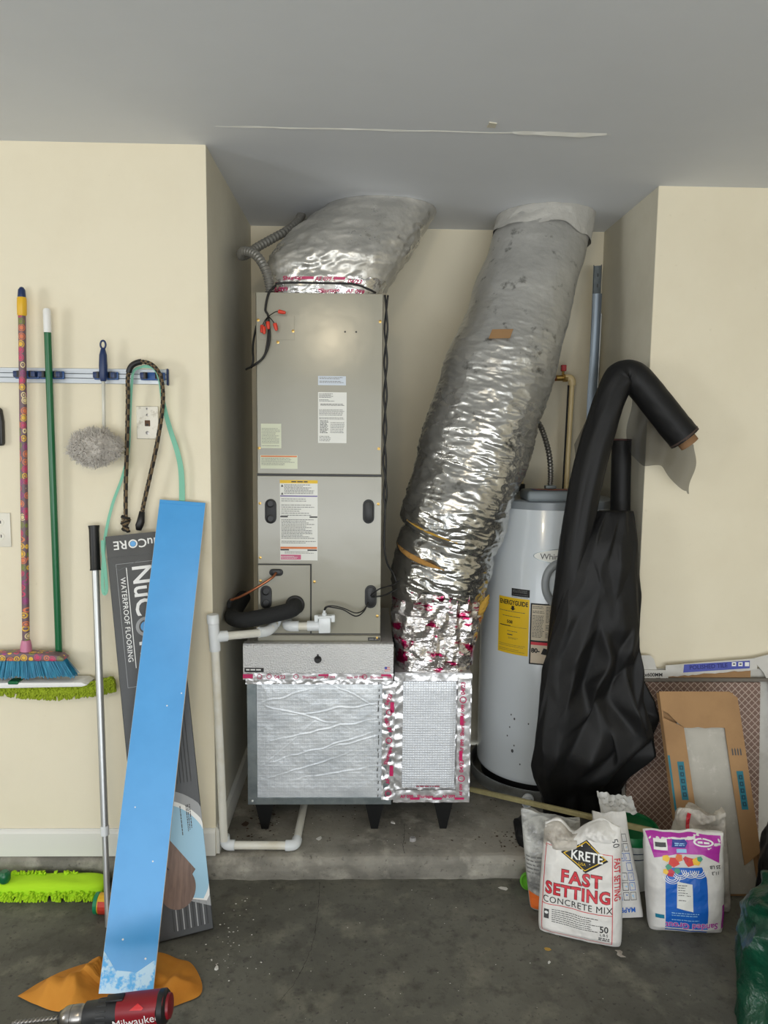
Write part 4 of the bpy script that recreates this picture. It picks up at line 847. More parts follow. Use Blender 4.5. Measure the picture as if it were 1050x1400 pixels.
# ================================================================== LEFT WALL: RAIL AND TOOLS
rail = thing('tool_rail', 'silver aluminium tool holder rail with blue clips screwed to the cream wall', 'tool rail', (-.95, 2.49, 1.768))
RY = YL-.001; FRr = front(RY)
obj('rail_body', fbox(FRr, -1.40, -.668, 1.769, 1.819, 0, .008, .0015), RAILM, rail)
for b in (1.7785, 1.7865, 1.8015, 1.8095): obj('rail_strip', fbox(FRr, -1.40, -.668, b-.0012, b+.0012, .008, .0102), GALVD if b in (1.7865, 1.8015) else RAILM, rail)  # the two inner strips are darker, drawing the shade of grooves
obj('end_cap', fbox(FRr, -.668, -.662, 1.766, 1.821, -.0, .014, .002), NAVY, rail)
for x in (-1.125, -1.0437, -.8655, -.712):
    c = obj('clip', fbox(FRr, x-.040, x+.040, 1.782, 1.808, .0105, .020, .003, 2), BLUEC, rail, smooth=40)
    for k in (-1, 1):
        obj('clip_arm', fbox(FRr, x+k*.028-.008, x+k*.028+.008, 1.786, 1.806, .019, .042, .003, 2), NAVY, c, smooth=40)
        obj('roller', lathe([(.004, -.011), (.0085, -.010), (.0085, .010), (.004, .011)], Fr((x+k*.021, RY-.034, 1.796), (1, 0, 0), (0, 1, 0), (0, 0, 1)), 12), BLACK, c, smooth=40)
# broom ------------------------------------------------------------------
def pattern_mat(name):
    m = M(name, (120, 96, 100), .45); nt = m.node_tree; N = nt.nodes; L = nt.links; b = N['Principled BSDF']
    tc = N.new('ShaderNodeTexCoord'); mp = N.new('ShaderNodeMapping'); mp.inputs['Scale'].default_value = (30, 30, 30); L.new(tc.outputs['Object'], mp.inputs[0])
    vo = N.new('ShaderNodeTexVoronoi'); vo.inputs['Scale'].default_value = 1.4; vo.inputs['Randomness'].default_value = .45; L.new(mp.outputs[0], vo.inputs['Vector'])
    sp_ = N.new('ShaderNodeSeparateColor'); L.new(vo.outputs['Color'], sp_.inputs[0])
    r = N.new('ShaderNodeValToRGB'); r.color_ramp.interpolation = 'CONSTANT'; L.new(sp_.outputs[0], r.inputs[0])
    els = [(0, (196, 60, 100)), (.22, (226, 180, 60)), (.42, (120, 130, 60)), (.58, (214, 120, 80)), (.76, (150, 60, 120)), (.9, (220, 200, 150))]
    for i, (p_, c_) in enumerate(els):
        e = r.color_ramp.elements[i] if i < 2 else r.color_ramp.elements.new(p_); e.position = p_; e.color = (*lin(c_), 1)
    r2 = N.new('ShaderNodeValToRGB'); r2.color_ramp.interpolation = 'CONSTANT'; L.new(vo.outputs['Distance'], r2.inputs[0])
    for i, (p_, v_) in enumerate([(0, 0), (.30, 1), (.38, 0), (.5, 1)]):
        e = r2.color_ramp.elements[i] if i < 2 else r2.color_ramp.elements.new(p_); e.position = p_; e.color = (v_, v_, v_, 1)
    x = N.new('ShaderNodeMix'); x.data_type = 'RGBA'; L.new(r2.outputs[0], x.inputs[0]); L.new(r.outputs[0], x.inputs[6]); x.inputs[7].default_value = (*lin((112, 88, 96)), 1); L.new(x.outputs[2], b.inputs['Base Color'])
    return m
PAT = pattern_mat('retro_print_wrap'); PATL = pattern_mat('retro_print_wrap_head')
br = thing('broom', 'broom with multicoloured patterned handle and teal bristles hanging on the rail', 'broom', (-1.15, 2.46, .77))
BT, BB = V((-1.120, 2.455, 1.985)), V((-1.149, 2.447, .885)); bd_ = (BT-BB).normalized()
obj('handle', tube([BB, BB*.5+BT*.5, BT], .0118, 18), PAT, br, smooth=50)
FBT = Fr(BT, (1, 0, 0), (0, 1, 0), bd_)
obj('grip', lathe([(.0125, -.004), (.0145, 0), (.0150, .03), (.0145, .052), (.0125, .055)], FBT, 18), YELP, br, smooth=40)
obj('cap', lathe([(.0125, .055), (.0125, .06), (.011, .078), (.006, .086), (.001, .088)], FBT, 18), NAVY, br, smooth=40)
obj('socket', lathe([(.019, -.03), (.018, 0), (.014, .02)], Fr(BB, (1, 0, 0), (0, 1, 0), bd_), 18), M('pink_socket_plastic', (196, 120, 150), .4), br, smooth=40)
obj('head', prism(front(2.456), [(-1.325, .842), (-1.30, .862), (-1.17, .868), (-1.10, .864), (-1.03, .858), (-1.012, .846), (-1.018, .838), (-1.325, .838)], -.012, .034, .004), PATL, br, smooth=30)
vs, fs = [], []
rb_ = random.Random(3)
for i in range(1500):
    t = rb_.random(); y = rb_.uniform(-.014, .014); x0 = -1.32+.30*t; x1 = -1.35+.37*t+rb_.uniform(-.004, .004)
    zb = .780+.003*math.sin(t*30)+rb_.uniform(-.004, .004)+.006*t; a, b = V((x0, 2.445+y, .84)), V((x1, 2.440+y*1.8, zb)); k = len(vs)
    wv = .0013; vs += [a+V((-wv, 0, 0)), a+V((wv, 0, 0)), a+V((0, wv, 0)), b+V((-wv, 0, 0)), b+V((wv, 0, 0)), b+V((0, wv, 0))]; fs += [[k, k+1, k+4, k+3], [k+1, k+2, k+5, k+4], [k+2, k, k+3, k+5], [k+3, k+4, k+5]]
o = obj('bristles', (vs, fs), BRIS, br); o['kind'] = 'stuff'
# flat dust mop -----------------------------------------------------------
mp_ = thing('flat_mop', 'green poled flat mop with lime chenille pad hanging behind the broom', 'mop', (-1.05, 2.47, .70))
MT, MB_ = V((-1.042, 2.460, 1.930)), V((-1.0555, 2.484, .80)); md = (MT-MB_).normalized()
obj('pole', tube([MB_, MT], .0112, 18), GREENP, mp_, smooth=50)
obj('cap', lathe([(.0118, 0), (.0122, .004), (.0122, .070), (.009, .076)], Fr(MT, (1, 0, 0), (0, 1, 0), md), 16), WHITE, mp_, smooth=40)
obj('ferrule', lathe([(.013, -.022), (.013, 0)], Fr(MB_, (1, 0, 0), (0, 1, 0), md), 16), WHITE, mp_, smooth=40)
fmv = obj('frame', prism(front(2.49), [(-1.40, .742), (-.955, .752), (-.935, .758), (-.955, .768), (-1.40, .764)], 0, .075, .004), WHITE, mp_, smooth=30)
obj('swivel', fbox(front(2.452), -1.20, -1.165, .760, .772, 0, .04, .004, 2), GREENP, mp_)
def chen(path, half, seed, mat, par, n, ln=.022, r=.0042, face=V((0, -1, -.35)), spread=.5, name='chenille_pile'):
    rn = random.Random(seed); vs, fs = [], []
    for i in range(n):
        t = rn.random()*(len(path)-1); k = min(int(t), len(path)-2); c = path[k].lerp(path[k+1], t-k); tang = (path[k+1]-path[k]).normalized()
        up = tang.cross(face).normalized(); ph = rn.uniform(-1, 1); base = c+up*half*ph; d = (face.normalized()+up*ph*1.2+tang*rn.uniform(-spread, spread)+V((rn.uniform(-.3, .3), rn.uniform(-.3, .3), rn.uniform(-.3, .3)))).normalized()
        a, b = tube([base-d*.004, base+d*ln*.4, base+d*ln*.8+V((0, 0, -.003)), base+d*ln+V((0, 0, -.004))], r, 5, rfun=lambda q, a_: r*(1-.55*max(0, q-.6)/.4)); k0 = len(vs); vs += a; fs += [[q+k0 for q in f] for f in b]
    o = obj(name, (vs, fs), mat, par, smooth=True); o['kind'] = 'stuff'; return o
path = [V((-1.42, 2.462, .742)), V((-1.25, 2.462, .738)), V((-1.15, 2.46, .728)), V((-1.05, 2.46, .724)), V((-.97, 2.46, .732)), V((-.90, 2.46, .746)), V((-.862, 2.462, .756))]
obj('pad', tube(smoothp(path, 6), .016, 12, rfun=lambda t, a: .016+.004*nz(t*30, a)), LIMED, mp_, smooth=True)
chen(path, .017, 4, LIMED, mp_, 900, .02, .0042)
# duster ------------------------------------------------------------------
du = thing('wool_duster', 'navy handled duster with a fluffy grey wool head hanging on the rail', 'duster', (-.875, 2.45, 1.5))
obj('ring', tube([(-.863+.0085*math.sin(2*PI*k/18), 2.457, 1.893+.013*math.cos(2*PI*k/18)) for k in range(18)], .0032, 8, closed=True), NAVY, du, smooth=True)
FDU = Fr((-.8655, 2.457, 1.775), (1, 0, 0), (0, 1, 0), (.02, 0, 1))
obj('handle', lathe([(.0085, 0), (.0125, .01), (.0135, .05), (.012, .085), (.007, .105), (.004, .108)], FDU, 18), NAVY, du, smooth=40)
obj('shaft', tube([(-.8655, 2.457, 1.777), (-.8675, 2.455, 1.615)], .0058, 12), CLEARP, du, smooth=True)
DC = V((-.889, 2.428, 1.560))
def dhead(u, v):
    a, t = 2*PI*u, PI*(v-.5); d = V((math.cos(a)*math.cos(t)*1.0, math.sin(a)*math.cos(t)*.62, math.sin(t)*.68)); k = .078*(1+.16*fz(d.x*3, d.y*3, d.z*3)); return DC+d*k
obj('wool_core', grid(32, 20, dhead, True), FLUFF, du, smooth=True)
rn = random.Random(5); vs, fs = [], []
for i in range(3600):
    d = V((rn.gauss(0, 1), rn.gauss(0, 1), rn.gauss(0, 1))).normalized()
    if d.y > .55: continue
    e = V((d.x*1.0, d.y*.62, d.z*.68)); lump = 1+.22*fz(e.x*2.6, e.y*2.6, e.z*2.6, 3); p0 = DC+e*.078*lump*.9; q = V((rn.gauss(0, 1), rn.gauss(0, 1), rn.gauss(0, 1)))*.55
    d2 = (d+q).normalized(); L_ = rn.uniform(.010, .022); s1 = p0+d2*L_*.5+d*.003; s2 = p0+d2*L_+q*.006
    a, b = tube([p0, s1, s2], .0014, 3, rfun=lambda q_, a_: .0016*(1-.6*q_)); k0 = len(vs); vs += a; fs += [[x+k0 for x in f] for f in b]
o = obj('wool_strands', (vs, fs), FLUFF, du, smooth=True); o['kind'] = 'stuff'
# leashes -----------------------------------------------------------------
ls = thing('rope_leash', 'brown and black braided rope leash looped over the last rail clip', 'leash', (-.74, 2.45, 1.28))
lp = smoothp([(-.807, 2.462, 1.295), (-.804, 2.46, 1.40), (-.797, 2.458, 1.52), (-.790, 2.456, 1.64), (-.785, 2.452, 1.73), (-.782, 2.448, 1.79), (-.768, 2.445, 1.825), (-.735, 2.443, 1.838), (-.70, 2.443, 1.828), (-.677, 2.446, 1.795), (-.670, 2.45, 1.74), (-.676, 2.452, 1.67), (-.695, 2.455, 1.57), (-.722, 2.458, 1.46), (-.745, 2.46, 1.37), (-.752, 2.462, 1.335)], 26)
nl = 12
vv_, ff_ = tube(lp, .0068, nl, rfun=lambda t, a: .0068+.0006*math.sin(a*4+t*400))
mi = [(1 if ((k//3)+(i//5)) % 2 else 0) for i in range(len(lp)-1) for k in range(nl)]+[0, 0]
obj('rope', (vv_, ff_), CORDA, ls, smooth=True, mats=[CORDB], mi=mi)
obj('sleeve', tube(lp[26*5+8:26*7], .0095, 12), BLACK, ls, smooth=True)
obj('clip_grip', tube([(-.7515, 2.462, 1.345), (-.757, 2.462, 1.31), (-.762, 2.462, 1.297), (-.765, 2.462, 1.282)], .012, 12, rfun=lambda t, a: .007+.007*math.sin(PI*min(1, t*.8+.1))), BLACK, ls, smooth=True)
for k in range(7): obj('knot', tube([(-.807+.011*math.sin(j*.9+k), 2.462+.011*math.cos(j*.9+k*2), 1.275+k*.007+.002*j) for j in range(7)], .0045, 6), CORDA if k % 2 else CORDB, ls, smooth=True)
ml = thing('mint_leash', 'mint green flat webbing leash hanging from the end of the rail', 'leash', (-.74, 2.47, 1.1))
def ribbon(pts, wd, par, t=.0015, dirs=(1, 0, 0), k=10, name='webbing'):
    P = smoothp(pts, k); n = len(P)
    def f(u, v):
        i = min(int(v*(n-1)+.5), n-1); tang = (P[min(i+1, n-1)]-P[max(i-1, 0)]).normalized(); w_ = tang.cross(V((0, -1, 0))).normalized(); tw = wd[0]+(wd[1]-wd[0])*v; return P[i]+w_*(u-.5)*tw
    return obj(name, sheet(3, n, f, t), MINT, par, smooth=30)
ribbon([(-.735, 2.4555, 1.825), (-.700, 2.4555, 1.82), (-.681, 2.4555, 1.785), (-.672, 2.462, 1.70), (-.655, 2.472, 1.62), (-.632, 2.475, 1.54), (-.622, 2.478, 1.47), (-.622, 2.48, 1.36)], (.010, .020), ml)
ribbon([(-.735, 2.4575, 1.825), (-.765, 2.4575, 1.81), (-.776, 2.462, 1.76), (-.786, 2.47, 1.66), (-.795, 2.472, 1.55), (-.818, 2.474, 1.46), (-.852, 2.472, 1.37), (-.876, 2.465, 1.27), (-.879, 2.445, 1.19), (-.879, 2.43, 1.12), (-.876, 2.424, 1.08), (-.869, 2.42, 1.072), (-.863, 2.42, 1.09), (-.866, 2.422, 1.15), (-.874, 2.43, 1.21), (-.877, 2.438, 1.25)], (.008, .012), ml)
# wall plates -------------------------------------------------------------
jp = thing('phone_jack_plate', 'worn metal phone jack plate below the leashes', 'wall plate', (-.737, 2.503, 1.587))
FJ = front(YL-.0003); obj('plate', fbox(FJ, -.774, -.700, 1.587, 1.697, 0, .005, .002, 2), STEELP, jp)
obj('jack', fbox(FJ, -.746, -.728, 1.630, 1.650, .004, .0065, .001), BROWN, jp); obj('jack_contact', fbox(FJ, -.741, -.733, 1.632, 1.638, .006, .0072), BLACK, jp); screw(-.737, 1.668, STEEL, .004, FJ, .004, jp); screw(-.738, 1.608, STEEL, .006, FJ, .004, jp); screw(-.737, 1.688, STEEL, .004, FJ, .004, jp)
sw = thing('outlet_plate', 'ivory outlet cover plate at the picture edge beside the broom handle', 'wall plate', (-1.24, 2.503, 1.215))
obj('plate', fbox(FJ, -1.285, -1.208, 1.215, 1.333, 0, .005, .003, 2), IVORY, sw, smooth=40)
for z in (1.300, 1.252): obj('receptacle', prism(FJ, disc(-1.246, z, .017, 16, .014), .005, .0065), IVORY, sw); [obj('slot', fbox(FJ, -1.246+q-.0015, -1.246+q+.0015, z-.004, z+.006, .0064, .0069), BLACK, sw) for q in (-.006, .006)]
hk = thing('wall_hook', 'black plastic holder fixed to the wall above the outlet plate', 'wall holder', (-1.24, 2.503, 1.56))
obj('holder', prism(FJ, [(-1.30, 1.555), (-1.218, 1.56), (-1.214, 1.568), (-1.2125, 1.64), (-1.218, 1.68), (-1.226, 1.688), (-1.30, 1.69)], 0, .022, .004), BLACK, hk, smooth=30); obj('holder_face', prism(FJ, [(-1.29, 1.57), (-1.225, 1.573), (-1.222, 1.64), (-1.23, 1.675), (-1.29, 1.678)], .022, .0235), GROM, hk)
# ================================================================== LEANING THINGS ON THE LEFT
sm = thing('silver_pole', 'silver telescopic pole with a black foam grip leaning on the cream wall', 'pole', (-.83, 2.25, 0))
p0, p1 = V((-.83, 2.25, .004)), V((-.9165, 2.470, 1.295)); pd = (p1-p0).normalized()
obj('lower_tube', tube([p0, p0.lerp(p1, .24)], .0098, 18), ALU, sm, smooth=50); obj('upper_tube', tube([p0.lerp(p1, .23), p0.lerp(p1, .90)], .0118, 18), ALU, sm, smooth=50)
obj('twist_collar', tube([p0.lerp(p1, .222), p0.lerp(p1, .245)], .0135, 18), PVCF, sm, smooth=50)
obj('grip', tube([p0.lerp(p1, .885), p0.lerp(p1, .89), p0.lerp(p1, .99), p1], .0165, 18, rfun=lambda t, a: .0172+.0014*math.cos(t*PI*2)), BLACK, sm, smooth=60)
# charcoal flooring carton
nb = thing('flooring_carton', 'long charcoal flooring carton leaning on the wall behind the blue plank', 'carton', (-.6, 2.2, 0))
vN = V((-.136, .200, .968)).normalized(); uN = V((.958, .277, .075)); uN = (uN-vN*uN.dot(vN)).normalized(); FN = Fr((-.683, 2.155, .004), uN, vN); NW, NL, NT = .212, 1.300, .050
obj('carton_body', fbox(FN, 0, NW, 0, NL, -NT, 0, .002), CHAR, nb)
obj('end_flap', fbox(FN, 0, NW, NL-.072, NL, 0, .0012), CHAR, nb); obj('shrink_wrap_fold', prism(FN, [(.0, 1.224), (.032, 1.185), (.10, 1.212), (.101, 1.2112), (.032, 1.1835), (.0, 1.2225)], .0004, .0010), GALVD, nb)
tO = lambda a, b, r1, r2, rot=0: None
text('NuC', FN, .140, 1.268, .040, WHITE, nb, rot=PI, bold=.012, h=.0022); text('RE', FN, .044, 1.268, .040, WHITE, nb, rot=PI, bold=.012, h=.0022)
obj('emblem_ring', ringp(FN, .084, 1.267, .0145, .010, .0022), WHITE, nb); patch(disc(.084, 1.267, .009), FN, BLUEF, nb, 'emblem', .0022)
text('NuC', FN, .100, 1.110, .086, WHITE, nb, rot=-PI/2, bold=.014, h=.0012); obj('emblem_ring', ringp(FN, .099, .990, .032, .022, .0012, 28), CHARL, nb); patch(disc(.099, .990, .017), FN, BLUEF, nb, 'emblem', .0014)
text('RE', FN, .100, .900, .086, WHITE, nb, rot=-PI/2, bold=.014, h=.0012)
text('WATERPROOF FLOORING', FN, .041, 1.020, .0225, WHITE, nb, rot=-PI/2, h=.0012, bold=.008, sp=1.05)
patch(rect(.0545, .0570, .86, 1.190), FN, WHITE, nb, 'rule', .0008)
obj('border_line', cut(*frame_vf(.024, .190, .80, 1.205, .0014), FN, .0008, 1), CHARL, nb)
print_lines(FN, .02, .06, .30, .36, 2, CHARL, nb, seed=3, fill=.3); print_lines(FN, .035, .043, .52, .56, 3, CHARL, nb, seed=5)
# printed picture low on the box: pale blue sector, white rim, walnut board and round sample
def arc_pts(r, n=30): return [(.055+r*math.cos(PI*.62-PI*.84*k/n), .225+r*1.12*math.sin(PI*.62-PI*.84*k/n)) for k in range(n+1)]
def clipx(pts): return [(min(.2115, max(.001, a)), b) for a, b in pts]
patch(clipx(arc_pts(.215))+[(.09, .13)], FN, CHARL, nb, 'printed_arc', .0006); patch(clipx(arc_pts(.188))+[(.09, .13)], FN, WHITE, nb, 'printed_arc', .0009); patch(clipx(arc_pts(.176))+[(.09, .13)], FN, PALEB, nb, 'printed_panel', .0012)
patch([(.05, .34), (.07, .355), (.175, .195), (.15, .165), (.06, .2)], FN, WOODP, nb, 'printed_board', .0016); patch([(.05, .30), (.10, .20), (.115, .19), (.06, .25)], FN, M('dark_underlay_print', (60, 52, 62), .5), nb, 'printed_board', .0019)
patch(disc(.115, .150, .056, 40, .066), FN, WOODP, nb, 'printed_sample', .0022)
for a in (.085, .150, .163, .174): print_lines(Fr(FN(a, .40), -vN, uN, FN.n), 0, .10, -.006, .006, 2, INK, nb, seed=int(a*1000), h=.0016, fill=.45)
for k in range(11): patch(rect(.09+k*.0105, .0935+k*.0105, .02, .085 if k < 4 else .12), FN, CHARL if k % 2 else GROM, nb, 'wood_grain_print', .0006)
for k in range(9): patch(rect(.10+k*.011, .103+k*.011, .47, .72), FN, GROM, nb, 'wood_grain_print', .0005)
# blue plank
bp2 = thing('blue_plank', 'bright blue film covered flooring plank leaning in front of the charcoal carton', 'plank', (-.68, 1.96, 0))
P0, P1 = V((-.752, 1.945, .016)), V((-.692, 2.462, 1.386)); vB = (P1-P0).normalized(); uB = V((.9915, .115, 0)); uB = (uB-vB*uB.dot(vB)).normalized(); FBk = Fr(P0, uB, vB); LB = (P1-P0).length
obj('plank_core', fbox(FBk, 0, .152, 0, LB, -.008, -.0006, .0006), CORE, bp2); flm = obj('protective_film', fbox(FBk, .0008, .1508, .001, LB-.001, -.0006, 0), BLUEF, bp2)
patch([(.001, .001), (.151, .001), (.151, .09), (.10, .055), (.04, .06), (.001, .11)], FBk, BLUEW, bp2, 'scuffed_film', .0004, label='white scuffed film at the lower end')
for a, b, r in ((.10, .80, .0025), (.14, .84, .0022), (.05, .14, .003), (.11, .35, .0025), (.04, .50, .002), (.12, .09, .003)): patch(disc(a, b, r, 8), FBk, WHITE, bp2, 'scratch', .0004)
obj('film_fold', fbox(FBk, .0008, .1508, LB-.012, LB, 0, .0012, .0005), BLUEF, bp2)
# lime mop on the floor
fmp = thing('floor_mop_pad', 'bright lime microfibre mop head lying on the floor against the curb', 'mop head', (-1.1, 2.42, 0))
def mopc(u, v):
    x = -1.42+.535*v; a = 2*PI*u; c, s = math.cos(a), math.sin(a); e = (1-abs(2*v-1)**12)**.5 if v > .5 else 1; p = 4; q = (abs(c)**p+abs(s)**p)**(-1/p)
    return V((x, 2.425+.040*c*q*e+.002*nz(x*20, c), .036+.026*s*q*e+.003*nz(x*14, c*2, s)))
obj('cloth', grid(28, 60, mopc, True), LIMEB, fmp, smooth=True)
LIM2 = M('bright_lime_chenille', (170, 214, 24), .9)
chen([V((-1.42, 2.392, .020)), V((-.90, 2.392, .022))], .010, 8, LIM2, fmp, 260, .020, .0045, V((0, -1, -.25)), .5); chen([V((-1.42, 2.447, .060)), V((-1.0, 2.447, .058))], .006, 9, LIM2, fmp, 90, .018, .004, V((0, .6, 1)), .6)
obj('mop_joint', lathe([(.014, 0), (.02, .01), (.02, .03), (.012, .04)], Fr((-1.235, 2.40, .062), (1, 0, 0), (0, 1, 0), (0, 0, 1)), 14), GREENP, fmp, smooth=40)
tn = thing('small_tin', 'small green and yellow tin lying on the floor beside the silver pole', 'tin', (-.87, 2.31, 0))
FTN = Fr((-.897, 2.325, .0345), (0, 1, 0), (0, 0, 1), (1, -.05, 0)); obj('tin_body', lathe([(.031, .010), (.033, .011), (.033, .07), (.031, .071)], FTN, 30), YELP, tn, smooth=40); obj('rim', lathe([(.0, .002), (.030, .002), (.034, 0), (.0345, .012), (.033, .013)], FTN, 30, False), M('green_tin_lid', (20, 130, 84), .35), tn, smooth=40)
class TinM:
    curved = True
    def __call__(s, a, b, h=0.): t = b/.033; return FTN((.0332+h)*math.cos(t), (.0332+h)*math.sin(t), a)
patch(rect(.016, .066, .080, .135), TinM(), M('red_tin_print', (196, 60, 40), .5), tn, 'printed_band', .0004)
# orange cloth
ct = thing('shop_cloth', 'crumpled orange shop cloth on the floor under the blue plank', 'cloth', (-.72, 2.0, 0))
OUT = [(-.985, 1.955), (-.905, 1.915), (-.83, 1.895), (-.76, 1.925), (-.68, 1.93), (-.60, 1.925), (-.555, 1.905), (-.505, 1.925), (-.465, 1.955), (-.475, 2.01), (-.52, 2.08), (-.565, 2.10), (-.63, 2.13), (-.70, 2.12), (-.76, 2.085), (-.83, 2.085), (-.90, 2.05), (-.95, 2.0)]
OC = smoothp([(x, y, 0) for x, y in OUT+OUT[:1]], 8)[:-1]
def clothf(u, v):
    p = OC[int(round(u*len(OC))) % len(OC)]; c = V((-.70, 2.0, 0)); q = c.lerp(V(p), v); x, y = q.x, q.y; edge = math.sin(PI*min(1, (1-v)*1.35+.03)*.5)
    dpl = min(1, max(0, abs(x+.677)-.088)/.05) if 1.90 < y < 2.0 else min(1, .35+max(0, abs(x+.66)-.09)/.05)
    h = (.016+.040*max(0, nz(x*7+1, y*7))+.026*max(0, ridge(x*8+.5, y*10, 2))+.012*max(0, ridge(x*20, y*16, 5)))*edge*dpl*(1.25 if x < -.78 else 1)
    return V((x, y, .0015+max(0, h)))
obj('cloth', grid(len(OC), 26, clothf, True), CLOTH, ct, smooth=True)
# drill
dr = thing('cordless_drill', 'red and black cordless drill with a long bit standing on its battery', 'drill', (-.56, 1.70, 0))
FD = Fr((-.615, 1.700, .172), (0, 1, 0), V((.085, 0, 1)), V((-1, -.04, -.085)))    # n = towards the chuck
FD = Fr((-.60, 1.700, .171), (0, 1, 0), (-.09, 0, 1), V((-1, -.03, -.09)))
obj('bit', lathe([(.004, .135), (.004, .27)], FD, 10), STEEL, dr)
def flute(k): return tube([FD(.0045*math.cos(t*5+k), .0045*math.sin(t*5+k), .155+t*.016) for t in np.linspace(0, 6.8, 44)], .0026, 6)
obj('bit_flute', join(flute(0), flute(PI)), STEEL, dr, smooth=True)
obj('chuck', lathe([(.012, .152), (.018, .148), (.024, .138), (.026, .13), (.026, .122), (.0245, .121), (.0245, .118), (.026, .117), (.0262, .10), (.025, .098), (.0255, .094), (.0255, .088)], FD, 32), STEEL, dr, smooth=40); obj('chuck_nose', lathe([(.006, .158), (.016, .153), (.018, .148)], FD, 24), BLACK, dr, smooth=40)
obj('gear_case', lathe([(.024, .092), (.030, .088), (.031, .06), (.0325, .058), (.0325, .03), (.033, .028), (.033, .0)], FD, 36), M('black_gear_case', (34, 35, 37), .5), dr, smooth=40)
for k in range(16): t = 2*PI*k/16; obj('clutch_rib', fbox(Fr(FD(.0325*math.cos(t), .0325*math.sin(t), .043), FD.u*-math.sin(t)+FD.v*math.cos(t), FD.n), -.0025, .0025, -.012, .012, -.001, .0018, .0006), GROM, dr)
def dbody(u, v):
    a = 2*PI*u; h = .005-.115*v; c, s = math.cos(a), math.sin(a); p = 2.6; q = (abs(c)**p+abs(s)**p)**(-1/p); ra = .034*(1+.04*math.sin(v*PI)); rb = .037; return FD(ra*c*q, rb*s*q, h)
bm_ = grid(36, 24, dbody, True); bm_[1].append([23*36+k for k in range(36)]); bm_[1].append([k for k in range(36)][::-1])
hs = obj('motor_housing', bm_, DRED, dr, smooth=40)
obj('rear_bumper', lathe([(.036, -.092), (.0395, -.096), (.0395, -.108), (.034, -.114), (.02, -.116)], FD, 30), BLACK, dr, smooth=40); obj('rear_cap', lathe([(.030, -.112), (.028, -.121), (.015, -.123)], FD, 30), DRED, dr, smooth=40)
obj('top_spine', fbox(Fr(FD(0, .036, .012), FD.u, -FD.n, FD.v), -.012, .012, -.022, .022, -.003, .005, .003, 2), BLACK, dr, smooth=40)
class DMap:
    curved = True
    def __call__(s, a, b, h=0.):
        t = PI+(-b)/.036; c, q_ = math.cos(t), math.sin(t); p = 2.6; q = (abs(c)**p+abs(q_)**p)**(-1/p); return FD((.0352+h)*c*q, (.0378+h)*q_*q, -a)
text('Milwaukee', DMap(), .045, -.003, .027, WHITE, hs, bold=0, h=.0012, step=.006, rot=.06); patch([(.005, -.018), (.07, -.014), (.07, -.017), (.005, -.021)], DMap(), WHITE, hs, 'swoosh', .0012, .006)
patch([(.03, .022), (.05, .034), (.065, .024), (.06, .020)], DMap(), M('bright_red_print', (200, 40, 44), .4), hs, 'accent_mark', .001, .006)
obj('handle', tube(smoothp([FD(0, -.02, -.055), FD(0, -.06, -.068), FD(0, -.10, -.072), FD(0, -.128, -.07)], 6), .021, 18, rfun=lambda t, a: .021*(1+.18*abs(math.cos(a)))), BLACK, dr, smooth=60)
obj('trigger', fbox(FD, -.008, .008, -.075, -.038, -.045, -.030, .003, 2), DRED, dr); obj('battery', box(-.61, -.47, 1.665, 1.735, .0, .05, .008, 3), BLACK, dr, smooth=40); obj('battery_cap', box(-.60, -.48, 1.668, 1.732, .048, .058, .006, 2), DRED, dr, smooth=40)
# ================================================================== SACKS AND CLUTTER ON THE RIGHT
class Bag:
    """a filled sack: a = across, b = up, front face towards n"""
    curved = True
    def __init__(s, o, u, v, W, H, T, seed=0, crump=.004, top=.5, belly=.35, wtop=1., topw=.12):
        s.F = Fr(o, u, v); s.W, s.H, s.T, s.seed, s.crump, s.top, s.belly, s.wtop, s.topw = W, H, T, seed, crump, top, belly, wtop, topw
    def prof(s, a, b):
        x = min(1, abs(2*a/s.W)); y = b/s.H
        e = max(0, 1-x**4)**.5
        if y < s.belly: k = .62+.38*math.sin(PI/2*y/s.belly)
        else: k = 1-(1-s.top)*((y-s.belly)/(1-s.belly))**1.6
        if y > 1-s.topw: k *= max(.16, 1-((y-1+s.topw)/s.topw)**2*.84)
        if y < .06: k *= .55+.45*y/.06
        return s.T/2*k*(.12+.88*e)
    def wid(s, b):
        y = b/s.H; return (1+(s.wtop-1)*y)*(1-.035*math.exp(-y*30)+.02*math.sin(PI*y))
    def disp(s, a, b):
        y = b/s.H; c = s.crump*(1+2.6*max(0, y-.8)/.2)
        return c*(fz(a*11, b*11, s.seed)+.9*ridge(a*9+3, b*13, s.seed+5)-.4)
    sb = 1.0
    rim = staticmethod(lambda a: 0.)
    def __call__(s, a, b, h=0.):
        b *= s.sb; return s.F(a*s.wid(b), b+(.010*nz(a*18, s.seed)*6+s.rim(a)*6.7)*max(0, b/s.H-.85), s.prof(a, b)+s.disp(a, b)+h)
    def back(s, a, b): return s.F(a*s.wid(b), b+(.010*nz(a*18, s.seed)*6+s.rim(a)*6.7)*max(0, b/s.H-.85), -s.prof(a, b)+s.disp(a+7, b))
    def mesh(s, nu=60, nv=90):
        vs, fs = [], []
        for side in (0, 1):
            for j in range(nv):
                for i in range(nu): a, b = (i/(nu-1)-.5)*s.W, j/(nv-1)*s.H; vs.append(s(a, b) if side == 0 else s.back(a, b))
        k = nu*nv
        for j in range(nv-1):
            for i in range(nu-1):
                q = [j*nu+i, j*nu+i+1, (j+1)*nu+i+1, (j+1)*nu+i]; fs.append(q); fs.append([x+k for x in q[::-1]])
        ring = list(range(nu))+[j*nu+nu-1 for j in range(1, nv)]+[(nv-1)*nu+i for i in range(nu-2, -1, -1)]+[j*nu for j in range(nv-2, 0, -1)]
        for a, b in zip(ring, ring[1:]+ring[:1]): fs.append([b, a, a+k, b+k])
        return vs, fs
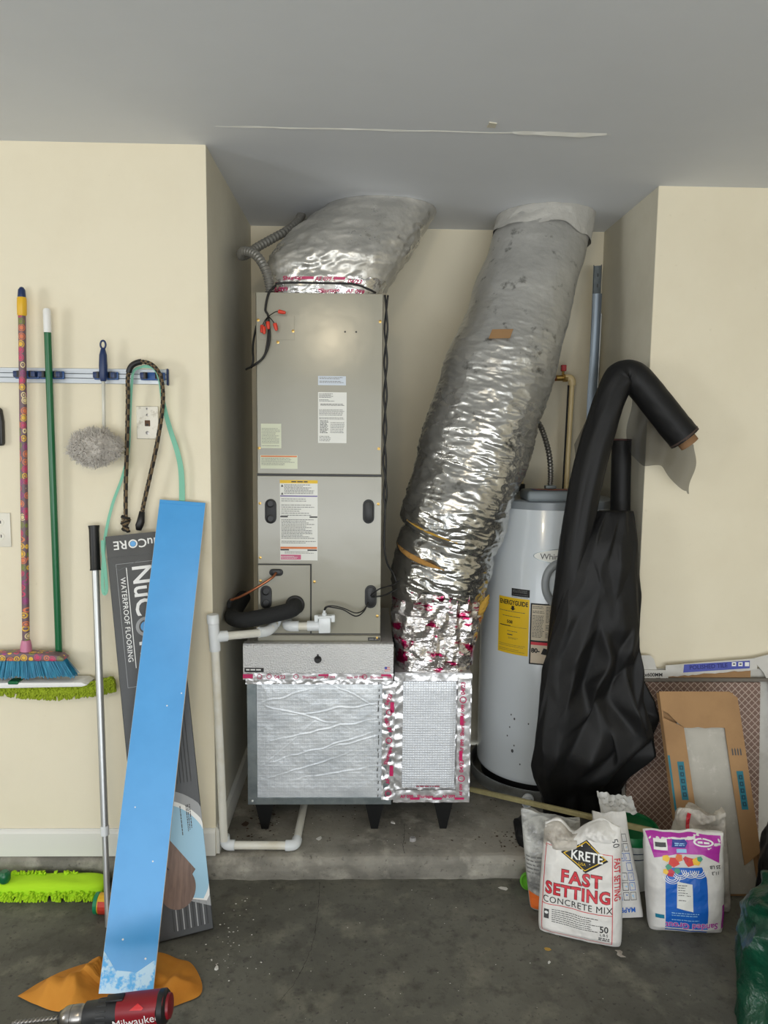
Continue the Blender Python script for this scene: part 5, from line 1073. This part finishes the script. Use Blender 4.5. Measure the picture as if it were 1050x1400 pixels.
# concrete mix ------------------------------------------------------------
qm = thing('concrete_mix_bag', 'white sack of fast setting concrete mix with red lettering, its top scrunched', 'bag', (.69, 2.16, 0))
vQ = V((.03, .13, 1)).normalized(); uQ = V((.93, -.36, .0)); uQ = (uQ-vQ*uQ.dot(vQ)).normalized()
B = Bag(V((.700, 2.185, .006)), uQ, vQ, .262, .372, .115, 3, .0055, .62, .4, .90, .10); B.rim = lambda a: -.004-.030*math.exp(-((a+.03)/.03)**2)+.022*math.exp(-((a-.075)/.04)**2)-.012*math.exp(-((a+.13)/.03)**2)
qb = obj('sack', B.mesh(80, 120), BAGW, qm, smooth=60); B.sb = .875
fr2 = frame_vf(-.118, .104, .012, .335, .0022); obj('border_print', cut(*fr2, B, .0009, .012), SACKRED, qm)
patch(rect(-.118, .104, .122, .1245), B, SACKRED, qm, 'border_print', .0009)
dm = patch([(-.066, .318), (.018, .262), (.090, .312), (.018, .372)], B, INKB, qm, 'diamond_emblem', .0010); 
def dia(k): return [(.014-.078*k, .317), (.016, .317-.052*k), (.016+.074*k, .317), (.016, .317+.055*k)]
for k0, k1 in ((.92, .86),):
    a_, b_ = dia(k0), dia(k1); obj('diamond_line', cut(a_+b_, [[i, (i+1) % 4, 4+(i+1) % 4, 4+i] for i in range(4)], B, .0016, .012), YEL, dm)
text('KRETE', B, .020, .316, .046, WHITE, dm, bold=.02, h=.0022, step=.01, xs=.80); text('USA', B, .006, .290, .013, YEL, dm, h=.0022)
for s_, bb, sz, xs_ in (('FAST', .235, .060, .92), ('SETTING', .182, .060, .80)):
    text(s_, B, .004 if s_ == 'FAST' else -.006, bb, sz, SACKOUT, qm, bold=.050, h=.0010, step=.01, xs=xs_, sp=1.12); text(s_, B, .004 if s_ == 'FAST' else -.006, bb, sz, SACKRED, qm, bold=.022, h=.0017, step=.01, xs=xs_, sp=1.12)
text('CONCRETE MIX', B, -.006, .140, .0335, INKB, qm, bold=0, h=.0012, step=.01, xs=.84, sp=1.1)
print_lines(B, -.085, .07, .054, .108, 7, INK, qm, seed=4, fill=.32, h=.0012, rag=.25); patch(rect(-.110, -.094, .066, .103), B, INK, qm, 'seal_mark', .0010); patch(disc(-.102, .09, .006, 12), B, WHITE, qm, 'seal_mark', .0015)
text('50', B, .078, .068, .034, INKB, qm, bold=.015, h=.0012, step=.01, xs=.8); text('LBS', B, .078, .047, .014, INKB, qm, h=.0012, sp=1.3); print_lines(B, .062, .095, .026, .038, 2, INKB, qm, seed=6, h=.0012, rag=0)
text('FAST SETTING', B, .1165, .25, .026, SACKRED, qm, rot=-PI/2, bold=.02, h=.0012, step=.006, xs=.9); text('50', B, .112, .375, .03, INK, qm, rot=-PI/2+.3, h=.0012, step=.008)
def scr(cx, cb, w_, h_, seed, out=.02):
    def f(u, v):
        a, b = cx+(u-.5)*w_, cb+(v-.5)*h_; e = math.sin(PI*u)**.6*math.sin(PI*v)**.6
        return B(max(-.13, min(.13, a)), min(.422, b), 0)+B.F.n*(e*(out+.014*ridge(a*24, b*24, seed)+.012*fz(a*30, b*30, seed))-.004)+V((0, 0, .012*e*nz(a*30, seed)))
    return grid(40, 30, f)
obj('scrunched_paper', scr(-.075, .370, .13, .10, 4, .012), BAGD, qm, smooth=45, label='dusty scrunched opening of the sack')
obj('scrunched_paper', scr(.055, .395, .13, .055, 9, .008), BAGW, qm, smooth=45)
obj('torn_strip', sheet(4, 14, lambda u, v: B(.112+.008*(u-.5), .014, .0)+V((.006*v+.007*u, -.015-.03*v, -.010+.0*v))+V((.004*math.sin(v*7), 0, .0015)), .001), BAGD, qm)
# grey plastic bag behind it
gb = thing('grey_plastic_bag', 'crumpled grey and orange plastic bag behind the concrete sack', 'bag', (.66, 2.33, 0))
G = Bag(V((.665, 2.318, .004)), V((.97, -.2, 0)), V((-.09, .10, 1)), .185, .335, .09, 12, .008, .45, .3, 1.05, .3); obj('sack', G.mesh(40, 60), PLAST, gb, smooth=50)
patch([(-.09, .01), (-.03, .012), (-.03, .055), (-.09, .07)], G, M('orange_red_print', (216, 104, 40), .5), gb, 'orange_print', .002); print_lines(G, -.088, -.02, .08, .20, 9, INKG, gb, seed=3, h=.003, fill=.35)
# white bag with blue line drawings
wb = thing('blue_print_bag', 'white plastic sack covered in blue line drawings beside the concrete sack', 'bag', (.87, 2.3, 0))
Wb = Bag(V((.868, 2.280, .004)), V((1, .02, 0)), V((-.03, .45, 1)), .16, .33, .055, 22, .003, .5, .3, .72, .2); obj('sack', Wb.mesh(40, 60), BAGW, wb, smooth=50)
rn = random.Random(8)
for i in range(5):
    for j in range(7):
        a0, b0 = -.068+i*.026, .055+j*.030
        if rn.random() < .1: continue
        obj('drawing', cut(*frame_vf(a0, a0+.022, b0, b0+.025, .0016), Wb, .0012, .02), BAGB if rn.random() < .7 else INK, wb)
        pts = [(a0+.003+.016*rn.random(), b0+.003+.018*rn.random()) for _ in range(3)]; patch(pts, Wb, BAGB if rn.random() < .6 else BAGBL, wb, 'drawing', .0014, .02)
text('MAPEI', Wb, .02, .026, .022, BAGB, wb, bold=.02, h=.0015, rot=PI)
# bucket
bk = thing('plastic_bucket', 'white plastic bucket with a dark green lid behind the sacks', 'bucket', (.985, 2.50, 0))
obj('bucket_body', lathe([(.084, .001), (.088, .004), (.096, .166), (.100, .168), (.100, .179), (.096, .181)], UPF(.965, 2.50, 0), 48), BUCK, bk, smooth=40)
obj('lid', lathe([(.099, .179), (.104, .180), (.104, .208), (.101, .212), (.094, .212), (.092, .205), (.01, .205)], UPF(.965, 2.50, 0), 48), GREENL, bk, smooth=40)
for z in (.128, .150): obj('printed_line', lathe([(.0955+(z-.1)*.02, z), (.0957+(z-.1)*.02, z+.003)], UPF(.965, 2.50, 0), 48, False), NAVY, bk)
# grout bag, printed upside down
gr = thing('grout_bag', 'upside down sack of sanded grout with blue and purple print', 'bag', (1.06, 2.24, 0))
vG = V((-.04, .10, 1)).normalized(); uG = V((.985, -.17, 0)); uG = (uG-vG*uG.dot(vG)).normalized()
Gb = Bag(V((1.062, 2.222, .004)), uG, vG, .235, .325, .105, 32, .0048, .38, .34, 1.06, .12); obj('sack', Gb.mesh(70, 100), BAGW, gr, smooth=60)
bbl = patch([(-.070, .008), (.060, .004), (.058, .19), (.045, .225), (-.045, .22), (-.064, .19)], Gb, BAGB, gr, 'blue_panel', .0008)
pb_ = patch([(-.112, .322), (.108, .318), (.098, .236), (.05, .262), (-.03, .262), (-.092, .247)], Gb, BAGP, gr, 'purple_band', .0012)
patch(rect(-.092, -.052, .273, .305), Gb, PAPER, pb_, 'barcode_label', .0018); patch(rect(-.088, -.056, .283, .296), Gb, INK, pb_, 'barcode', .0022)
patch([(-.04, .283), (-.035, .305), (.0, .307), (.008, .295), (.0, .28)], Gb, M('deep_blue_badge', (30, 50, 140), .5), pb_, 'badge', .0018); print_lines(Gb, -.03, .0, .286, .302, 3, BAGBL, pb_, seed=2, h=.0022, rag=.1); patch(rect(-.026, .004, .266, .277), Gb, BAGBL, pb_, 'badge', .0018)
obj('ring_print', (lambda n: cut(disc(.055, .298, .030, 24, .012)+disc(.055, .298, .024, 24, .008), [[i, (i+1) % 24, 24+(i+1) % 24, 24+i] for i in range(24)], Gb, .0018, .02))(0), WHITE, pb_); print_lines(Gb, .038, .072, .293, .303, 1, WHITE, pb_, h=.0022, rag=0, seed=3); print_lines(Gb, .018, .078, .270, .284, 1, WHITE, pb_, h=.0022, rag=0, seed=8)
rn = random.Random(12); TC = [(214, 60, 50), (236, 190, 50), (226, 120, 60), (60, 150, 120), (196, 40, 60), (240, 210, 90)]; TCM = [M('printed_tile_%s' % n_, c_, .45) for n_, c_ in zip(('red', 'yellow', 'orange', 'green', 'crimson', 'straw'), TC)]
for i, (a, b, r, m_) in enumerate(((-.058, .248, .012, 1), (-.036, .238, .017, 0), (-.020, .252, .012, 2), (-.052, .222, .010, 3), (-.048, .205, .013, 4), (-.062, .208, .009, 1), (-.028, .212, .010, 3), (.010, .240, .015, 0), (.0, .248, .009, 4), (.030, .242, .013, 1), (.040, .250, .009, 3))): patch([(a+r*math.cos(t+i), b+r*math.sin(t+i)) for t in (0, 1.2, 2.5, 3.6, 5)], Gb, TCM[m_], gr, 'printed_tile', .0014+.0001*i, .012)
for x, b in ((-.045, .195), (-.02, .21), (.01, .215), (.035, .215)):
    for r in (.024, .018, .012): obj('ring_print', cut([(x+(r+q)*math.cos(PI+PI*k/14), b+(r+q)*.9*math.sin(PI+PI*k/14)) for q in (0, .0022) for k in range(15)], [[i, i+1, 16+i, 15+i] for i in range(14)], Gb, .0015, .03), WHITE, gr)
tb = patch([(-.034, .095), (.014, .085), (.014, .172), (-.030, .18)], Gb, PAPER, gr, 'table_label', .0014); print_lines(Gb, -.028, .010, .10, .172, 9, INK, tb, seed=5, h=.0019, fill=.25, rag=.5)
print_lines(Gb, -.05, .04, .050, .082, 4, BAGBL, gr, seed=7, h=.0014, fill=.35)
text('Sanded Grout', Gb, .012, .034, .030, WHITE, gr, rot=PI, bold=.045, h=.0014, step=.01, xs=.95); text('Sanded Grout', Gb, .012, .034, .030, BAGP, gr, rot=PI, bold=.018, h=.002, step=.01, xs=.95)
text('25 LB', Gb, .085, .225, .014, INKB, gr, rot=PI, bold=.02, h=.0012); text('11,3', Gb, .085, .207, .014, INKB, gr, rot=PI, bold=.02, h=.0012); patch(rect(-.098, -.072, .055, .068), Gb, M('teal_sack_print', (20, 120, 150), .5), gr, 'side_print', .0012)
patch(rect(.105, .113, .02, .1), Gb, BAGP, gr, 'side_print', .0012)
# bag behind the grout
bb_ = thing('crumpled_white_bag', 'half empty crumpled white sack behind the grout sack', 'bag', (1.15, 2.36, 0))
C = Bag(V((1.145, 2.338, .004)), V((.97, -.2, 0)), V((.02, .04, 1)), .235, .345, .06, 41, .010, .35, .3, .66, .35); obj('sack', C.mesh(50, 70), BAGD, bb_, smooth=50); patch(rect(-.062, -.045, .27, .33), C, SACKRED, bb_, 'red_print', .003)
# orange carton and plastic wrap
oc = thing('orange_carton', 'small orange and olive carton tilted behind the concrete sack', 'carton', (.70, 2.41, .0))
FO = Fr((.735, 2.425, .0), V((.95, -.2, .12)), V((-.28, .05, 1))); obj('carton_body', fbox(FO, -.06, .075, .012, .245, -.05, .0, .002), ORGB, oc); patch([(-.06, .15), (-.02, .245), (-.045, .245), (-.06, .235)], FO, OLIVE, oc, 'olive_print', .0006); patch(rect(.05, .066, .20, .222), FO, PAPER, oc, 'price_sticker', .0008)
pw = thing('plastic_wrap', 'scrap of white plastic wrap lying over the pale stick', 'plastic wrap', (.92, 2.55, .2))
obj('wrap', sheet(26, 16, lambda u, v: V((.855+.13*u, 2.475+.06*v+.01*nz(u*5, v*5), .258+.05*v*(1-.4*u)+.012*ridge(u*4, v*4, 3)+.008*fz(u*9, v*9))), .001), M('white_plastic_wrap', (206, 206, 204), .3, bump=[(20, .5, .01)]), pw, smooth=45)
sk = thing('wooden_stick', 'long pale yellow stick lying across the black fabric and the sacks', 'stick', (.46, 2.96, .11))
sd = (V((.995, 2.365, .262))-V((.455, 2.955, .114))).normalized(); FSK = Fr((.455, 2.955, .114), V((0, 0, 1))-sd*sd.z, sd.cross(V((0, 0, 1))), sd)
LSK = (V((.995, 2.365, .262))-V((.455, 2.955, .114))).length
obj('stick', prism(FSK, [(-.008, -.010), (.004, -.010), (.010, -.004), (.010, .006), (.006, .010), (-.008, .010)], 0, LSK, .001), STICK, sk)
gbl = thing('green_plastic_cup', 'small bright green plastic cup on the curb beside the grey bag', 'cup', (.575, 2.455, 0))
obj('cup', lathe([(.008, -.028), (.020, -.026), (.027, -.016), (.030, 0), (.029, .015), (.024, .022), (.022, .018), (.010, .012)], Fr((.590, 2.440, .032), (1, 0, 0), (0, .5, 1), (-.25, -1, .5)), 26), LIMEBALL, gbl, smooth=50)
# tarp and black bag at the right edge
tp_ = thing('green_tarp', 'glossy dark green plastic tarp bundle on the floor by the grout sack', 'tarp', (1.3, 1.9, 0))
def lump(cx, cy, rx_, ry_, hz, seed, amp, base=.0015, pw=.55):
    def f(u, v):
        a, t = 2*PI*u, PI/2*v; c, s = math.cos(a), math.sin(a); d = math.cos(t)**pw; h = math.sin(t)**.75
        k = 1+amp*(fz(c*1.5+seed, s*1.5, t*1.6)+.7*ridge(c*2.2, s*2.2+seed, t*2.4)-.3); return V((cx+rx_*c*d*k, cy+ry_*s*d*k, base+hz*h*(1+amp*.6*(nz(c*2, s*2, t*3+seed)) if v > 0 else 1)))
    return grid(90, 50, f, True)
obj('tarp', lump(1.325, 1.86, .255, .22, .37, 5, .16, pw=.38), TARP, tp_, smooth=50)
def fold_ridge(pts, r): return tube(smoothp(pts, 8), r, 8, rfun=lambda t, a: r*(.3+.7*math.sin(PI*t)))
tb_ = thing('black_trash_bag', 'black plastic trash bag between the kraft carton and the green tarp', 'bag', (1.42, 2.42, 0)); obj('bag', lump(1.44, 2.25, .12, .115, .42, 11, .14, pw=.45), TRASH, tb_, smooth=50)
# litter
rn = random.Random(21)
def chip(name, x, y, z, r, mat, lab, cat='scrap', h=.003, n=6):
    pts = [(r*rn.uniform(.6, 1.1)*math.cos(2*PI*k/n), r*rn.uniform(.35, .8)*math.sin(2*PI*k/n)) for k in range(n)]; t = rn.random()*PI
    o = obj(name, prism(Fr((x, y, z), (math.cos(t), math.sin(t), 0), (-math.sin(t), math.cos(t), 0), (0, 0, 1)), pts, .0005, h), mat, label=lab, cat=cat, group='scraps on the concrete' if name == 'paper_scrap' else 'leaf scraps' if name == 'leaf_scrap' else None)
chip('foil_scrap', .185, 2.585, .1, .016, TAPE, 'crumpled foil scrap on the slab below the duct box legs', h=.014, n=9)
chip('paper_scrap', .505, 2.445, .0, .022, BITS, 'white paper scrap on the floor beside the green cup', h=.001)
chip('paper_scrap', .115, 2.71, .1, .012, BITS, 'white flake on the slab between the two front legs on the right', h=.004)
chip('paper_scrap', -.165, 2.60, .1, .016, BITS, 'pale splinter on the slab beside the drain pipe', h=.002)
chip('paper_scrap', -.44, 2.06, .0, .009, BITS, 'white scrap on the floor beside the orange cloth', h=.006)
chip('paper_scrap', .575, 2.075, .0, .007, BITS, 'small white scrap in front of the concrete sack', h=.003)
chip('leaf_scrap', .585, 2.135, .0, .011, M('yellow_leaf', (178, 142, 62), .8), 'yellow leaf scrap in front of the concrete sack', 'leaf', .002)
chip('leaf_scrap', -.455, 2.70, .1, .022, LEAF, 'dark dry leaf on the slab by the niche baseboard', 'leaf', .004)
vs, fs = [], []
def addchip(x, y, z, r):
    k = len(vs); n = 5; t = rn.random()*6
    for i in range(n): vs.append(V((x+r*rn.uniform(.5, 1)*math.cos(t+2*PI*i/n), y+r*rn.uniform(.4, .9)*math.sin(t+2*PI*i/n), z+.0008)))
    vs.append(V((x, y, z+.0008+r*.4))); fs.extend([[k+i, k+(i+1) % n, k+n] for i in range(n)])
for i in range(90): addchip(rn.uniform(-.46, -.33), rn.uniform(2.56, 3.1), .1, rn.uniform(.003, .010))
for i in range(70): addchip(rn.uniform(-.5, .55), rn.uniform(2.54, 2.9), .1, rn.uniform(.002, .006))
for i in range(40): addchip(.56+rn.gauss(0, .04), 2.58+rn.gauss(0, .05), .1, rn.uniform(.002, .008))
o = obj('leaf_litter', (vs, fs), LEAF, label='dark leaf litter scattered over the niche slab', cat='debris'); o['kind'] = 'stuff'
vs, fs = [], []
for i in range(46): addchip(-.42+rn.gauss(0, .045), 2.19+rn.gauss(0, .10), 0, rn.uniform(.0015, .0045))
for i in range(60): addchip(rn.uniform(-.4, 1.0), rn.uniform(1.85, 2.46), 0, rn.uniform(.001, .003))
for i in range(26): addchip(rn.uniform(-.4, .5), rn.uniform(2.55, 2.8), .1, rn.uniform(.0015, .004))
o = obj('white_debris', (vs, fs), BITS, label='tiny white specks of debris scattered on the concrete', cat='debris'); o['kind'] = 'stuff'
